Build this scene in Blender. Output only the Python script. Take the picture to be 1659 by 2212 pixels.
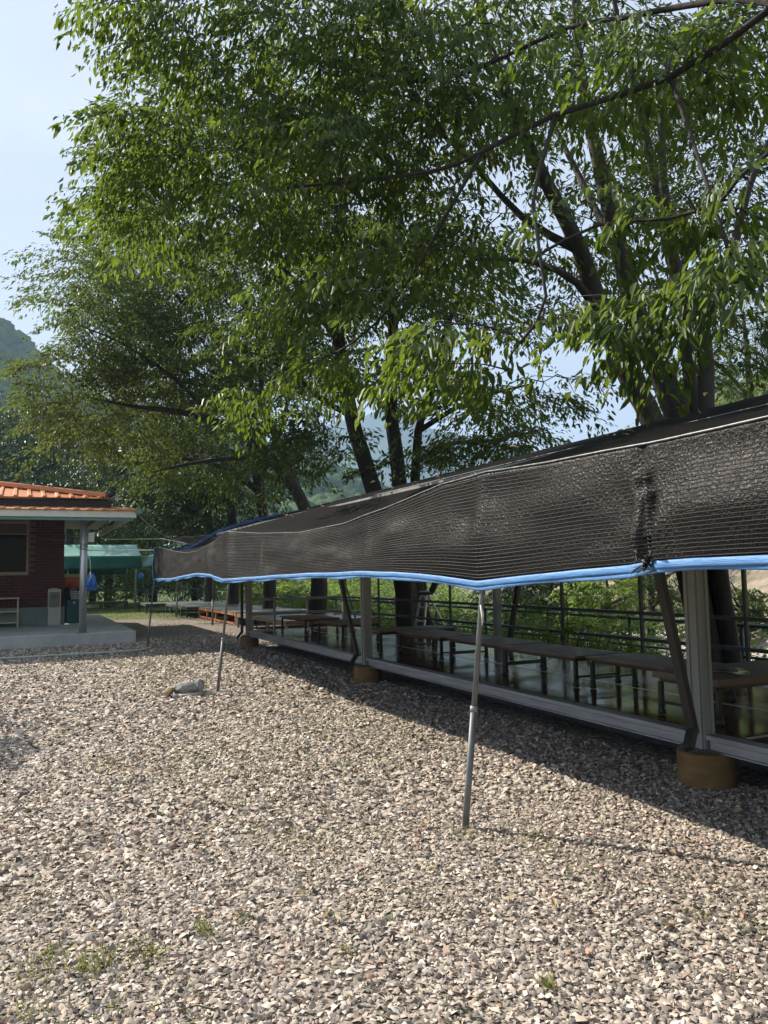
import bpy, math, random
import numpy as np
from mathutils import Matrix, Vector

# ------------------------------------------------------------------ scene, camera, sky, sun
scene = bpy.context.scene
for o in list(bpy.data.objects):
    bpy.data.objects.remove(o)
COL = scene.collection
random.seed(7)
rng = np.random.default_rng(11)
R = math.radians

F, CX, CY = 1661.0, 829.5, 1106.0          # focal length and centre, in pixels of a 1659 x 2212 picture
YAW, PITCH, ROLL, EYE = math.atan(785 / F), R(4.5), 0.0177, 1.6
FWD = np.array([math.sin(YAW) * math.cos(PITCH), math.cos(YAW) * math.cos(PITCH), math.sin(PITCH)])
_r0 = np.array([math.cos(YAW), -math.sin(YAW), 0.0])
_u0 = np.cross(_r0, FWD)
RGT = _r0 * math.cos(ROLL) - _u0 * math.sin(ROLL)
UPV = _u0 * math.cos(ROLL) + _r0 * math.sin(ROLL)
CAM = np.array([0.0, 0.0, EYE])

cd = bpy.data.cameras.new('camera')
cam = bpy.data.objects.new('camera', cd)
COL.objects.link(cam)
cd.sensor_fit = 'VERTICAL'
cd.sensor_height = 36.0
cd.sensor_width = 27.0
cd.lens = 36.0 * F / 2212.0
cd.clip_start = 0.05
cd.clip_end = 12000
cam.matrix_world = Matrix(((RGT[0], UPV[0], -FWD[0], 0), (RGT[1], UPV[1], -FWD[1], 0),
                           (RGT[2], UPV[2], -FWD[2], EYE), (0, 0, 0, 1)))
scene.camera = cam

SUN_EL, SUN_AZ = R(37.5), R(-36.0)          # azimuth from +Y towards +X
world = bpy.data.worlds.new('World')
scene.world = world
world.use_nodes = True
wn = world.node_tree
bg = wn.nodes['Background']
sky = wn.nodes.new('ShaderNodeTexSky')
sky.sky_type = 'NISHITA'
sky.sun_disc = False
sky.sun_elevation = SUN_EL
sky.sun_rotation = SUN_AZ
sky.air_density = 1.0
sky.dust_density = 0.8
sky.ozone_density = 3.0
# thin veil of high cloud over the whole sky
tc = wn.nodes.new('ShaderNodeTexCoord')
mp = wn.nodes.new('ShaderNodeMapping'); mp.inputs['Scale'].default_value = (1.0, 1.0, 2.6)
nz = wn.nodes.new('ShaderNodeTexNoise'); nz.inputs['Scale'].default_value = 2.2; nz.inputs['Detail'].default_value = 6; nz.inputs['Roughness'].default_value = 0.55
rp = wn.nodes.new('ShaderNodeValToRGB')
rp.color_ramp.elements[0].position = 0.42; rp.color_ramp.elements[0].color = (0.68, 0.68, 0.68, 1)
rp.color_ramp.elements[1].position = 0.66; rp.color_ramp.elements[1].color = (0.92, 0.92, 0.92, 1)
mx = wn.nodes.new('ShaderNodeMix'); mx.data_type = 'RGBA'
mx.inputs['B'].default_value = (8.2, 8.7, 9.8, 1)
wn.links.new(tc.outputs['Generated'], mp.inputs['Vector'])
wn.links.new(mp.outputs['Vector'], nz.inputs['Vector'])
wn.links.new(nz.outputs['Fac'], rp.inputs['Fac'])
wn.links.new(rp.outputs['Color'], mx.inputs['Factor'])
wn.links.new(sky.outputs['Color'], mx.inputs['A'])
wn.links.new(mx.outputs['Result'], bg.inputs['Color'])
bg.inputs['Strength'].default_value = 0.051

sd = bpy.data.lights.new('sun', 'SUN')
sd.energy = 5.0
sd.angle = R(0.55)
sd.color = (1.0, 0.92, 0.80)
sun = bpy.data.objects.new('sun', sd)
COL.objects.link(sun)
sdir = Vector((math.sin(SUN_AZ) * math.cos(SUN_EL), math.cos(SUN_AZ) * math.cos(SUN_EL), math.sin(SUN_EL)))
sun.rotation_euler = sdir.to_track_quat('Z', 'Y').to_euler()
sun.location = (-20, 30, 40)

scene.render.engine = 'CYCLES'
scene.cycles.max_bounces = 8
scene.cycles.transparent_max_bounces = 8
scene.cycles.volume_bounces = 0
vs = scene.view_settings
vs.view_transform = 'Standard'
vs.look = 'None'
vs.exposure = 1.2
vs.gamma = 1.0
vs.use_curve_mapping = False


# ------------------------------------------------------------------ pixel -> direction helpers
def ray(x, y):
    return FWD + RGT * ((x - CX) / F) - UPV * ((y - CY) / F)
def at(x, y, dep):
    return CAM + ray(x, y) * dep
def onz(x, y, z=0.0):
    d = ray(x, y); return CAM + d * ((z - EYE) / d[2])
def onx(x, y, X):
    d = ray(x, y); return CAM + d * (X / d[0])
def ony(x, y, Y):
    d = ray(x, y); return CAM + d * (Y / d[1])


# ------------------------------------------------------------------ noise
_perm = np.random.default_rng(5).random((256, 256))
def vnoise(x, y):
    x = np.asarray(x, float); y = np.asarray(y, float)
    xi = np.floor(x).astype(int); yi = np.floor(y).astype(int)
    fx = x - xi; fy = y - yi
    fx = fx * fx * (3 - 2 * fx); fy = fy * fy * (3 - 2 * fy)
    a = _perm[xi % 256, yi % 256]; b = _perm[(xi + 1) % 256, yi % 256]
    c = _perm[xi % 256, (yi + 1) % 256]; d = _perm[(xi + 1) % 256, (yi + 1) % 256]
    return (a * (1 - fx) + b * fx) * (1 - fy) + (c * (1 - fx) + d * fx) * fy
def fbm(x, y, o=4):
    s = 0; a = 1.0; t = 0
    for i in range(o):
        s = s + a * vnoise(np.asarray(x) * 2 ** i + 17 * i, np.asarray(y) * 2 ** i + 31 * i); t += a; a *= 0.5
    return s / t
def sstep(a, b, x):
    t = np.clip((np.asarray(x, float) - a) / (b - a), 0, 1)
    return t * t * (3 - 2 * t)


ORD = 'first second third fourth fifth sixth seventh eighth ninth tenth eleventh twelfth thirteenth fourteenth fifteenth sixteenth seventeenth eighteenth nineteenth twentieth twenty-first twenty-second twenty-third twenty-fourth twenty-fifth'.split()
# ------------------------------------------------------------------ materials
def newmat(name):
    m = bpy.data.materials.new(name); m.use_nodes = True
    nt = m.node_tree
    return m, nt, nt.nodes['Principled BSDF'], nt.nodes['Material Output']
def N(nt, t, **kw):
    n = nt.nodes.new(t)
    for k, v in kw.items():
        if k in n.inputs: n.inputs[k].default_value = v
        else: setattr(n, k, v)
    return n
def ramp(nt, fac, stops):
    r = N(nt, 'ShaderNodeValToRGB')
    e = r.color_ramp.elements
    while len(e) < len(stops): e.new(0.5)
    for i, (p, c) in enumerate(stops):
        e[i].position = p; e[i].color = (*c, 1) if len(c) == 3 else c
    nt.links.new(fac, r.inputs['Fac'])
    return r
def simple(name, c1, c2=None, rough=0.6, scale=6.0, metal=0.0, bump=0.0, bscale=None, spec=0.5, detail=5, stretch=None, rough2=None):
    m, nt, p, out = newmat(name)
    p.inputs['Roughness'].default_value = rough
    p.inputs['Metallic'].default_value = metal
    p.inputs['Specular IOR Level'].default_value = spec
    c2 = c2 or tuple(v * 0.7 for v in c1)
    tcn = N(nt, 'ShaderNodeTexCoord')
    vec = tcn.outputs['Object']
    if stretch:
        mpn = N(nt, 'ShaderNodeMapping'); mpn.inputs['Scale'].default_value = stretch
        nt.links.new(vec, mpn.inputs['Vector']); vec = mpn.outputs['Vector']
    n = N(nt, 'ShaderNodeTexNoise', Scale=scale, Detail=detail, Roughness=0.6)
    nt.links.new(vec, n.inputs['Vector'])
    r = ramp(nt, n.outputs['Fac'], [(0.32, c1), (0.68, c2)])
    nt.links.new(r.outputs['Color'], p.inputs['Base Color'])
    if rough2 is not None:
        mr = N(nt, 'ShaderNodeMapRange'); mr.inputs['From Min'].default_value = 0.35; mr.inputs['From Max'].default_value = 0.65
        mr.inputs['To Min'].default_value = rough; mr.inputs['To Max'].default_value = rough2
        nt.links.new(n.outputs['Fac'], mr.inputs['Value']); nt.links.new(mr.outputs['Result'], p.inputs['Roughness'])
    if bump:
        n2 = N(nt, 'ShaderNodeTexNoise', Scale=bscale or scale * 6, Detail=4)
        nt.links.new(vec, n2.inputs['Vector'])
        b = N(nt, 'ShaderNodeBump', Strength=bump, Distance=0.02)
        nt.links.new(n2.outputs['Fac'], b.inputs['Height'])
        nt.links.new(b.outputs['Normal'], p.inputs['Normal'])
    return m
M = {}
def leafmat(name, dark, light, trans, rough=0.42, tmix=0.38, spec=0.5):
    m, nt, p, out = newmat(name)
    a = N(nt, 'ShaderNodeAttribute', attribute_name='tint')
    r = ramp(nt, a.outputs['Fac'], [(0.0, dark), (1.0, light)])
    nt.links.new(r.outputs['Color'], p.inputs['Base Color'])
    p.inputs['Roughness'].default_value = rough
    p.inputs['Specular IOR Level'].default_value = spec
    t = N(nt, 'ShaderNodeBsdfTranslucent')
    r2 = ramp(nt, a.outputs['Fac'], [(0.0, tuple(v * 0.6 for v in trans)), (1.0, trans)])
    nt.links.new(r2.outputs['Color'], t.inputs['Color'])
    mix = N(nt, 'ShaderNodeMixShader', Fac=tmix)
    nt.links.new(p.outputs['BSDF'], mix.inputs[1]); nt.links.new(t.outputs['BSDF'], mix.inputs[2])
    nt.links.new(mix.outputs['Shader'], out.inputs['Surface'])
    return m
M['leaf_near'] = leafmat('leaf_near', (0.020, 0.048, 0.012), (0.078, 0.115, 0.022), (0.23, 0.33, 0.032), spec=0.28, rough=0.45, tmix=0.40)
M['leaf_mid'] = leafmat('leaf_mid', (0.017, 0.041, 0.014), (0.060, 0.094, 0.023), (0.18, 0.26, 0.032), spec=0.2, rough=0.5, tmix=0.36)
M['leaf_olive'] = leafmat('leaf_olive', (0.025, 0.052, 0.018), (0.085, 0.115, 0.034), (0.20, 0.275, 0.05), spec=0.2, rough=0.5, tmix=0.38)
M['leaf_dark'] = leafmat('leaf_dark', (0.011, 0.030, 0.015), (0.034, 0.064, 0.025), (0.07, 0.12, 0.03), spec=0.25, tmix=0.24)
M['leaf_bright'] = leafmat('leaf_bright', (0.060, 0.115, 0.024), (0.150, 0.215, 0.048), (0.34, 0.48, 0.07), spec=0.2, tmix=0.42)
M['leaf_pale'] = leafmat('leaf_pale', (0.070, 0.120, 0.042), (0.150, 0.200, 0.075), (0.26, 0.37, 0.09), spec=0.15, tmix=0.42)
M['grass'] = leafmat('grass_blade', (0.20, 0.24, 0.06), (0.42, 0.40, 0.15), (0.36, 0.40, 0.10), rough=0.6)
M['dry_leaf'] = leafmat('dry_leaf', (0.22, 0.10, 0.05), (0.55, 0.46, 0.22), (0.3, 0.2, 0.05), rough=0.6, tmix=0.2)
M['bark'] = simple('bark', (0.018, 0.015, 0.012), (0.046, 0.039, 0.033), rough=0.9, scale=5, bump=0.9, bscale=16, stretch=(1, 1, 0.35))
M['twig'] = simple('twig', (0.022, 0.016, 0.012), (0.045, 0.035, 0.027), rough=0.9, scale=5)
M['steel'] = simple('galvanised_steel', (0.115, 0.12, 0.12), (0.18, 0.185, 0.185), rough=0.5, scale=9, metal=0.2, bump=0.05, rough2=0.6)
M['steel_dull'] = simple('dull_painted_steel', (0.19, 0.19, 0.185), (0.27, 0.27, 0.26), rough=0.5, scale=5, metal=0.2, rough2=0.65)
M['post_paint'] = simple('grey_post_paint', (0.24, 0.25, 0.24), (0.34, 0.34, 0.32), rough=0.45, scale=3, stretch=(1, 1, 0.2))
M['beam'] = simple('silver_edge_beam', (0.26, 0.26, 0.27), (0.42, 0.42, 0.43), rough=0.45, scale=7, metal=0.45, stretch=(1, 0.25, 3), rough2=0.6)
M['black_metal'] = simple('black_metal', (0.010, 0.010, 0.010), (0.022, 0.021, 0.020), rough=0.42, scale=8)
M['pipe_black'] = simple('black_downpipe', (0.015, 0.014, 0.013), (0.035, 0.032, 0.030), rough=0.5, scale=4, stretch=(1, 1, 0.3))
M['rail_dark'] = simple('dark_rail', (0.045, 0.045, 0.044), (0.075, 0.073, 0.070), rough=0.45, scale=9)
M['rail_green'] = simple('green_pipe_rail', (0.030, 0.075, 0.066), (0.055, 0.105, 0.092), rough=0.4, scale=9)
M['pier'] = simple('ochre_painted_concrete', (0.155, 0.088, 0.026), (0.23, 0.14, 0.052), rough=0.85, scale=5, bump=0.35, bscale=30, stretch=(1, 1, 2.5))
M['pier_top'] = simple('bare_concrete', (0.14, 0.12, 0.10), (0.24, 0.21, 0.18), rough=0.9, scale=8, bump=0.5)
M['concrete'] = simple('pad_concrete', (0.36, 0.37, 0.37), (0.50, 0.50, 0.48), rough=0.85, scale=2.5, bump=0.3, bscale=25)
M['fascia'] = simple('cream_fascia', (0.72, 0.71, 0.63), (0.78, 0.77, 0.69), rough=0.6, scale=2)
M['soffit'] = simple('green_soffit', (0.12, 0.26, 0.23), (0.16, 0.30, 0.27), rough=0.6, scale=3)
M['orange_tile'] = simple('orange_roof_tile', (0.62, 0.23, 0.085), (0.52, 0.18, 0.07), rough=0.5, scale=4, bump=0.2)
M['orange_cap'] = simple('orange_ridge_cap', (0.58, 0.22, 0.085), (0.52, 0.19, 0.075), rough=0.5, scale=3)
M['dark_trim'] = simple('dark_eave_trim', (0.022, 0.022, 0.026), (0.045, 0.043, 0.045), rough=0.7, scale=5)
M['mortar'] = simple('mortar', (0.16, 0.105, 0.095), (0.20, 0.14, 0.125), rough=0.9, scale=9)
M['plinth'] = simple('grey_green_plinth', (0.20, 0.25, 0.235), (0.27, 0.30, 0.28), rough=0.85, scale=3, bump=0.2)
M['white_plastic'] = simple('white_plastic', (0.68, 0.68, 0.66), (0.74, 0.74, 0.72), rough=0.4, scale=3)
M['cooler'] = simple('grey_beige_cooler', (0.40, 0.40, 0.36), (0.50, 0.49, 0.44), rough=0.5, scale=4)
M['cooler_dark'] = simple('cooler_recess', (0.14, 0.14, 0.125), (0.18, 0.18, 0.16), rough=0.5, scale=6)
M['window_frame'] = simple('bronze_window_frame', (0.26, 0.21, 0.15), (0.32, 0.27, 0.20), rough=0.4, scale=4, metal=0.3)
M['shelf_wood'] = simple('pale_shelf_frame', (0.50, 0.42, 0.31), (0.60, 0.52, 0.40), rough=0.6, scale=5)
M['teal_bin'] = simple('teal_plastic', (0.008, 0.075, 0.095), (0.014, 0.10, 0.12), rough=0.4, scale=4)
M['navy'] = simple('navy_plastic', (0.010, 0.014, 0.035), (0.016, 0.022, 0.05), rough=0.5, scale=5)
M['tub_orange'] = simple('orange_plastic', (0.55, 0.15, 0.035), (0.50, 0.10, 0.03), rough=0.4, scale=3)
M['tub_green'] = simple('pale_green_plastic', (0.28, 0.48, 0.18), (0.33, 0.52, 0.24), rough=0.4, scale=3)
M['red_cloth'] = simple('red_bag', (0.36, 0.045, 0.02), (0.48, 0.07, 0.03), rough=0.6, scale=12)
M['blue_cloth'] = simple('blue_rubber', (0.025, 0.13, 0.42), (0.035, 0.17, 0.50), rough=0.5, scale=9)
M['hem_blue'] = simple('blue_hem_tape', (0.035, 0.155, 0.40), (0.11, 0.27, 0.52), rough=0.55, scale=9, stretch=(1, 0.5, 5), bump=0.25, bscale=45)
M['rope'] = simple('white_rope', (0.60, 0.60, 0.56), (0.70, 0.70, 0.66), rough=0.7, scale=30)
M['rope_green'] = simple('pale_green_cord', (0.45, 0.60, 0.30), (0.55, 0.66, 0.40), rough=0.7, scale=30)
M['wire'] = simple('grey_wire', (0.16, 0.15, 0.14), (0.22, 0.20, 0.18), rough=0.6, scale=30)
M['tarp'] = simple('green_tarpaulin', (0.006, 0.095, 0.078), (0.010, 0.125, 0.10), rough=0.5, scale=2.5, bump=0.15, bscale=8)
M['tarp_pale'] = simple('pale_green_tarpaulin', (0.10, 0.25, 0.20), (0.15, 0.31, 0.25), rough=0.5, scale=3, bump=0.2, bscale=8)
M['table_wet'] = simple('wet_brown_table_top', (0.13, 0.085, 0.060), (0.33, 0.235, 0.17), rough=0.36, scale=7, stretch=(3.0, 0.7, 1), rough2=0.8, spec=0.2)
M['table_dry'] = simple('brown_wood_table_top', (0.22, 0.125, 0.062), (0.29, 0.17, 0.09), rough=0.6, scale=6, stretch=(4, 0.6, 1), rough2=0.75, spec=0.1)
M['table_thick'] = simple('dark_thick_table_top', (0.16, 0.12, 0.095), (0.21, 0.155, 0.12), rough=0.5, scale=6, stretch=(0.6, 4, 1), rough2=0.7, spec=0.1)
M['table_edge'] = simple('table_edge_brown', (0.16, 0.075, 0.032), (0.12, 0.055, 0.025), rough=0.45, scale=9)
M['puddle'] = simple('clear_plastic_sheet', (0.30, 0.36, 0.30), (0.36, 0.42, 0.36), rough=0.08, scale=4)
M['plat_grey'] = simple('grey_green_platform_top', (0.115, 0.125, 0.095), (0.17, 0.175, 0.14), rough=0.3, scale=4, rough2=0.55)
M['plat_brown'] = simple('brown_platform_edge', (0.22, 0.105, 0.045), (0.27, 0.14, 0.065), rough=0.5, scale=5)
M['plat_orange'] = simple('orange_platform_frame', (0.46, 0.165, 0.050), (0.40, 0.135, 0.045), rough=0.45, scale=5)
M['plat_dark'] = simple('dark_platform_leg', (0.035, 0.032, 0.030), (0.06, 0.055, 0.05), rough=0.7, scale=6)
M['white_line'] = simple('white_floor_tape', (0.50, 0.51, 0.52), (0.58, 0.58, 0.59), rough=0.25, scale=9)
M['aluminium'] = simple('aluminium', (0.45, 0.46, 0.46), (0.55, 0.55, 0.55), rough=0.35, scale=8, metal=0.7)
M['hose'] = simple('grey_green_hose', (0.36, 0.42, 0.38), (0.44, 0.48, 0.44), rough=0.5, scale=8)
M['rock'] = simple('weathered_rock', (0.22, 0.21, 0.20), (0.34, 0.32, 0.30), rough=0.9, scale=10, bump=0.8, bscale=40)
M['rock_tan'] = simple('tan_rock', (0.36, 0.25, 0.14), (0.46, 0.35, 0.22), rough=0.9, scale=10, bump=0.6, bscale=40)
M['slab'] = simple('pale_slab', (0.52, 0.50, 0.46), (0.42, 0.40, 0.37), rough=0.9, scale=12, bump=0.4)


def brickmat():
    m, nt, p, out = newmat('red_brick')
    oi = N(nt, 'ShaderNodeObjectInfo')
    r = ramp(nt, oi.outputs['Random'], [(0.0, (0.095, 0.026, 0.022)), (0.5, (0.125, 0.036, 0.030)), (1.0, (0.155, 0.046, 0.036))])
    n = N(nt, 'ShaderNodeTexNoise', Scale=25.0, Detail=5)
    mixn = N(nt, 'ShaderNodeMix', data_type='RGBA', blend_type='MULTIPLY'); mixn.inputs['Factor'].default_value = 0.5
    nt.links.new(r.outputs['Color'], mixn.inputs['A']); nt.links.new(n.outputs['Color'], mixn.inputs['B'])
    nt.links.new(mixn.outputs['Result'], p.inputs['Base Color'])
    p.inputs['Roughness'].default_value = 0.8
    return m
M['brick'] = brickmat()

def glassmat():
    m, nt, p, out = newmat('dark_window_glass')
    p.inputs['Base Color'].default_value = (0.012, 0.012, 0.012, 1)
    p.inputs['Roughness'].default_value = 0.03
    p.inputs['Specular IOR Level'].default_value = 0.12
    return m
M['glass'] = glassmat()

def floormat():
    m, nt, p, out = newmat('wet_brown_floor')
    tcn = N(nt, 'ShaderNodeTexCoord')
    mpn = N(nt, 'ShaderNodeMapping'); mpn.inputs['Scale'].default_value = (1.2, 5, 1)
    nt.links.new(tcn.outputs['Object'], mpn.inputs['Vector'])
    n = N(nt, 'ShaderNodeTexNoise', Scale=2.2, Detail=6)
    nt.links.new(mpn.outputs['Vector'], n.inputs['Vector'])
    r = ramp(nt, n.outputs['Fac'], [(0.3, (0.115, 0.048, 0.025)), (0.7, (0.190, 0.090, 0.046))])
    nt.links.new(r.outputs['Color'], p.inputs['Base Color'])
    n2 = N(nt, 'ShaderNodeTexNoise', Scale=1.6, Detail=3)
    nt.links.new(tcn.outputs['Object'], n2.inputs['Vector'])
    mr = N(nt, 'ShaderNodeMapRange'); mr.inputs['From Min'].default_value = 0.38; mr.inputs['From Max'].default_value = 0.62
    mr.inputs['To Min'].default_value = 0.08; mr.inputs['To Max'].default_value = 0.24
    nt.links.new(n2.outputs['Fac'], mr.inputs['Value']); nt.links.new(mr.outputs['Result'], p.inputs['Roughness'])
    b = N(nt, 'ShaderNodeBump', Strength=0.06, Distance=0.02)
    n3 = N(nt, 'ShaderNodeTexNoise', Scale=7.0, Detail=2)
    nt.links.new(tcn.outputs['Object'], n3.inputs['Vector'])
    nt.links.new(n3.outputs['Fac'], b.inputs['Height']); nt.links.new(b.outputs['Normal'], p.inputs['Normal'])
    p.inputs['Specular IOR Level'].default_value = 0.18
    return m
M['floor'] = floormat()

def netmat(name, ribs, spec=0.5, bstr=0.9, rlo=0.50, rhi=0.24, dk=1.0):
    """knitted black shade cloth; ribs follow the 'rib' attribute (one unit per rib)"""
    m, nt, p, out = newmat(name)
    a = N(nt, 'ShaderNodeAttribute', attribute_name='rib')
    sep = N(nt, 'ShaderNodeSeparateXYZ')
    nt.links.new(a.outputs['Vector'], sep.inputs['Vector'])
    fr = N(nt, 'ShaderNodeMath', operation='FRACT')
    wob = N(nt, 'ShaderNodeTexNoise', Scale=0.7, Detail=2)
    nt.links.new(a.outputs['Vector'], wob.inputs['Vector'])
    ad = N(nt, 'ShaderNodeMath', operation='MULTIPLY_ADD'); ad.inputs[1].default_value = 0.6
    nt.links.new(wob.outputs['Fac'], ad.inputs[0]); nt.links.new(sep.outputs['Y'], ad.inputs[2])
    nt.links.new(ad.outputs[0], fr.inputs[0])
    rb = ramp(nt, fr.outputs[0], [(0.0, (0, 0, 0)), (0.36, (0.0, 0.0, 0.0)), (0.5, (1, 1, 1)), (0.64, (0, 0, 0)), (1.0, (0, 0, 0))])
    # short vertical strands of tape between the ribs
    cmb = N(nt, 'ShaderNodeCombineXYZ')
    mul = N(nt, 'ShaderNodeMath', operation='MULTIPLY'); mul.inputs[1].default_value = 90.0
    nt.links.new(sep.outputs['X'], mul.inputs[0])
    nt.links.new(mul.outputs[0], cmb.inputs['X'])
    mul2 = N(nt, 'ShaderNodeMath', operation='MULTIPLY'); mul2.inputs[1].default_value = 1.1
    nt.links.new(sep.outputs['Y'], mul2.inputs[0]); nt.links.new(mul2.outputs[0], cmb.inputs['Y'])
    st = N(nt, 'ShaderNodeTexNoise', Scale=1.0, Detail=2)
    nt.links.new(cmb.outputs['Vector'], st.inputs['Vector'])
    fray = N(nt, 'ShaderNodeTexNoise', Scale=2.2, Detail=4)
    nt.links.new(a.outputs['Vector'], fray.inputs['Vector'])
    base = ramp(nt, st.outputs['Fac'], [(0.35, (0.003 * dk, 0.003 * dk, 0.003 * dk)), (0.62, (0.008 * dk, 0.0075 * dk, 0.007 * dk)), (0.82, (0.030 * dk, 0.027 * dk, 0.024 * dk))])
    mixc = N(nt, 'ShaderNodeMix', data_type='RGBA')
    mixc.inputs['B'].default_value = (0.090, 0.080, 0.070, 1)
    mlt = N(nt, 'ShaderNodeMath', operation='MULTIPLY'); mlt.inputs[1].default_value = ribs
    nt.links.new(rb.outputs['Color'], mlt.inputs[0])
    nt.links.new(mlt.outputs[0], mixc.inputs['Factor'])
    nt.links.new(base.outputs['Color'], mixc.inputs['A'])
    nt.links.new(mixc.outputs['Result'], p.inputs['Base Color'])
    rr = N(nt, 'ShaderNodeMapRange'); rr.inputs['From Min'].default_value = 0.35; rr.inputs['From Max'].default_value = 0.7
    rr.inputs['To Min'].default_value = rlo; rr.inputs['To Max'].default_value = rhi
    p.inputs['Specular IOR Level'].default_value = spec
    nt.links.new(st.outputs['Fac'], rr.inputs['Value']); nt.links.new(rr.outputs['Result'], p.inputs['Roughness'])
    sm = N(nt, 'ShaderNodeMath', operation='ADD')
    nt.links.new(rb.outputs['Color'], sm.inputs[0]); nt.links.new(st.outputs['Fac'], sm.inputs[1])
    b = N(nt, 'ShaderNodeBump', Strength=bstr, Distance=0.008)
    nt.links.new(sm.outputs[0], b.inputs['Height']); nt.links.new(b.outputs['Normal'], p.inputs['Normal'])
    return m
M['net'] = netmat('shade_net_cloth', 0.90, 0.11, 0.8, 0.50, 0.26)
M['net_roof'] = netmat('shade_net_roof_cloth', 0.02, 0.06, 0.2, 0.95, 0.8, 0.6)

def stonemat():
    m, nt, p, out = newmat('gravel_stone')
    a = N(nt, 'ShaderNodeAttribute', attribute_name='tint')
    r = ramp(nt, a.outputs['Fac'], [(0.0, (0.13, 0.122, 0.115)), (0.16, (0.25, 0.213, 0.182)), (0.42, (0.37, 0.305, 0.25)), (0.64, (0.48, 0.395, 0.32)),
                                    (0.82, (0.58, 0.505, 0.42)), (0.95, (0.66, 0.61, 0.54)), (1.0, (0.42, 0.23, 0.15))])
    n = N(nt, 'ShaderNodeTexNoise', Scale=60.0, Detail=4)
    tcn = N(nt, 'ShaderNodeTexCoord'); nt.links.new(tcn.outputs['Object'], n.inputs['Vector'])
    mixn = N(nt, 'ShaderNodeMix', data_type='RGBA', blend_type='MULTIPLY'); mixn.inputs['Factor'].default_value = 0.35
    rr = ramp(nt, n.outputs['Fac'], [(0.3, (0.55, 0.55, 0.55)), (0.65, (1, 1, 1))])
    nt.links.new(r.outputs['Color'], mixn.inputs['A']); nt.links.new(rr.outputs['Color'], mixn.inputs['B'])
    nt.links.new(mixn.outputs['Result'], p.inputs['Base Color'])
    p.inputs['Roughness'].default_value = 0.85
    p.inputs['Specular IOR Level'].default_value = 0.3
    return m
M['stone'] = stonemat()

def groundmat():
    m, nt, p, out = newmat('ground_earth')
    g = N(nt, 'ShaderNodeNewGeometry')
    sep = N(nt, 'ShaderNodeSeparateXYZ'); nt.links.new(g.outputs['Position'], sep.inputs['Vector'])
    # gravel yard
    v = N(nt, 'ShaderNodeTexVoronoi', Scale=26.0); nt.links.new(g.outputs['Position'], v.inputs['Vector'])
    hs = N(nt, 'ShaderNodeSeparateColor'); nt.links.new(v.outputs['Color'], hs.inputs['Color'])
    gr = ramp(nt, hs.outputs['Red'], [(0.0, (0.08, 0.07, 0.06)), (0.4, (0.21, 0.175, 0.145)), (0.8, (0.29, 0.245, 0.20)), (1.0, (0.38, 0.33, 0.28))])
    big = N(nt, 'ShaderNodeTexNoise', Scale=0.9, Detail=5, Roughness=0.65); nt.links.new(g.outputs['Position'], big.inputs['Vector'])
    mossf = ramp(nt, big.outputs['Fac'], [(0.54, (0, 0, 0)), (0.66, (0.65, 0.65, 0.65))])
    moss = N(nt, 'ShaderNodeMix', data_type='RGBA'); moss.inputs['B'].default_value = (0.13, 0.15, 0.055, 1)
    nt.links.new(mossf.outputs['Color'], moss.inputs['Factor']); nt.links.new(gr.outputs['Color'], moss.inputs['A'])
    # grass land
    n2 = N(nt, 'ShaderNodeTexNoise', Scale=0.5, Detail=8, Roughness=0.7); nt.links.new(g.outputs['Position'], n2.inputs['Vector'])
    gl = ramp(nt, n2.outputs['Fac'], [(0.3, (0.045, 0.075, 0.020)), (0.55, (0.10, 0.14, 0.040)), (0.75, (0.18, 0.21, 0.08))])
    # stony stream bed
    v2 = N(nt, 'ShaderNodeTexVoronoi', Scale=2.2); nt.links.new(g.outputs['Position'], v2.inputs['Vector'])
    hs2 = N(nt, 'ShaderNodeSeparateColor'); nt.links.new(v2.outputs['Color'], hs2.inputs['Color'])
    sb = ramp(nt, hs2.outputs['Red'], [(0.0, (0.40, 0.34, 0.29)), (1.0, (0.68, 0.60, 0.53))])
    at_ = N(nt, 'ShaderNodeAttribute', attribute_name='zone')
    sz = N(nt, 'ShaderNodeSeparateXYZ'); nt.links.new(at_.outputs['Vector'], sz.inputs['Vector'])
    m1 = N(nt, 'ShaderNodeMix', data_type='RGBA'); nt.links.new(sz.outputs['X'], m1.inputs['Factor'])
    nt.links.new(gl.outputs['Color'], m1.inputs['A']); nt.links.new(moss.outputs['Result'], m1.inputs['B'])
    m2 = N(nt, 'ShaderNodeMix', data_type='RGBA'); nt.links.new(sz.outputs['Y'], m2.inputs['Factor'])
    nt.links.new(m1.outputs['Result'], m2.inputs['A']); nt.links.new(sb.outputs['Color'], m2.inputs['B'])
    # bare eroded slope
    n4 = N(nt, 'ShaderNodeTexNoise', Scale=0.7, Detail=9, Roughness=0.75); nt.links.new(g.outputs['Position'], n4.inputs['Vector'])
    es = ramp(nt, n4.outputs['Fac'], [(0.32, (0.075, 0.115, 0.040)), (0.47, (0.20, 0.165, 0.125)), (0.7, (0.38, 0.32, 0.26))])
    m3 = N(nt, 'ShaderNodeMix', data_type='RGBA'); nt.links.new(sz.outputs['Z'], m3.inputs['Factor'])
    nt.links.new(m2.outputs['Result'], m3.inputs['A']); nt.links.new(es.outputs['Color'], m3.inputs['B'])
    nt.links.new(m3.outputs['Result'], p.inputs['Base Color'])
    p.inputs['Roughness'].default_value = 0.95
    p.inputs['Specular IOR Level'].default_value = 0.15
    b = N(nt, 'ShaderNodeBump', Strength=0.7, Distance=0.02)
    nt.links.new(v.outputs['Distance'], b.inputs['Height']); nt.links.new(b.outputs['Normal'], p.inputs['Normal'])
    return m
M['ground'] = groundmat()

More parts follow.
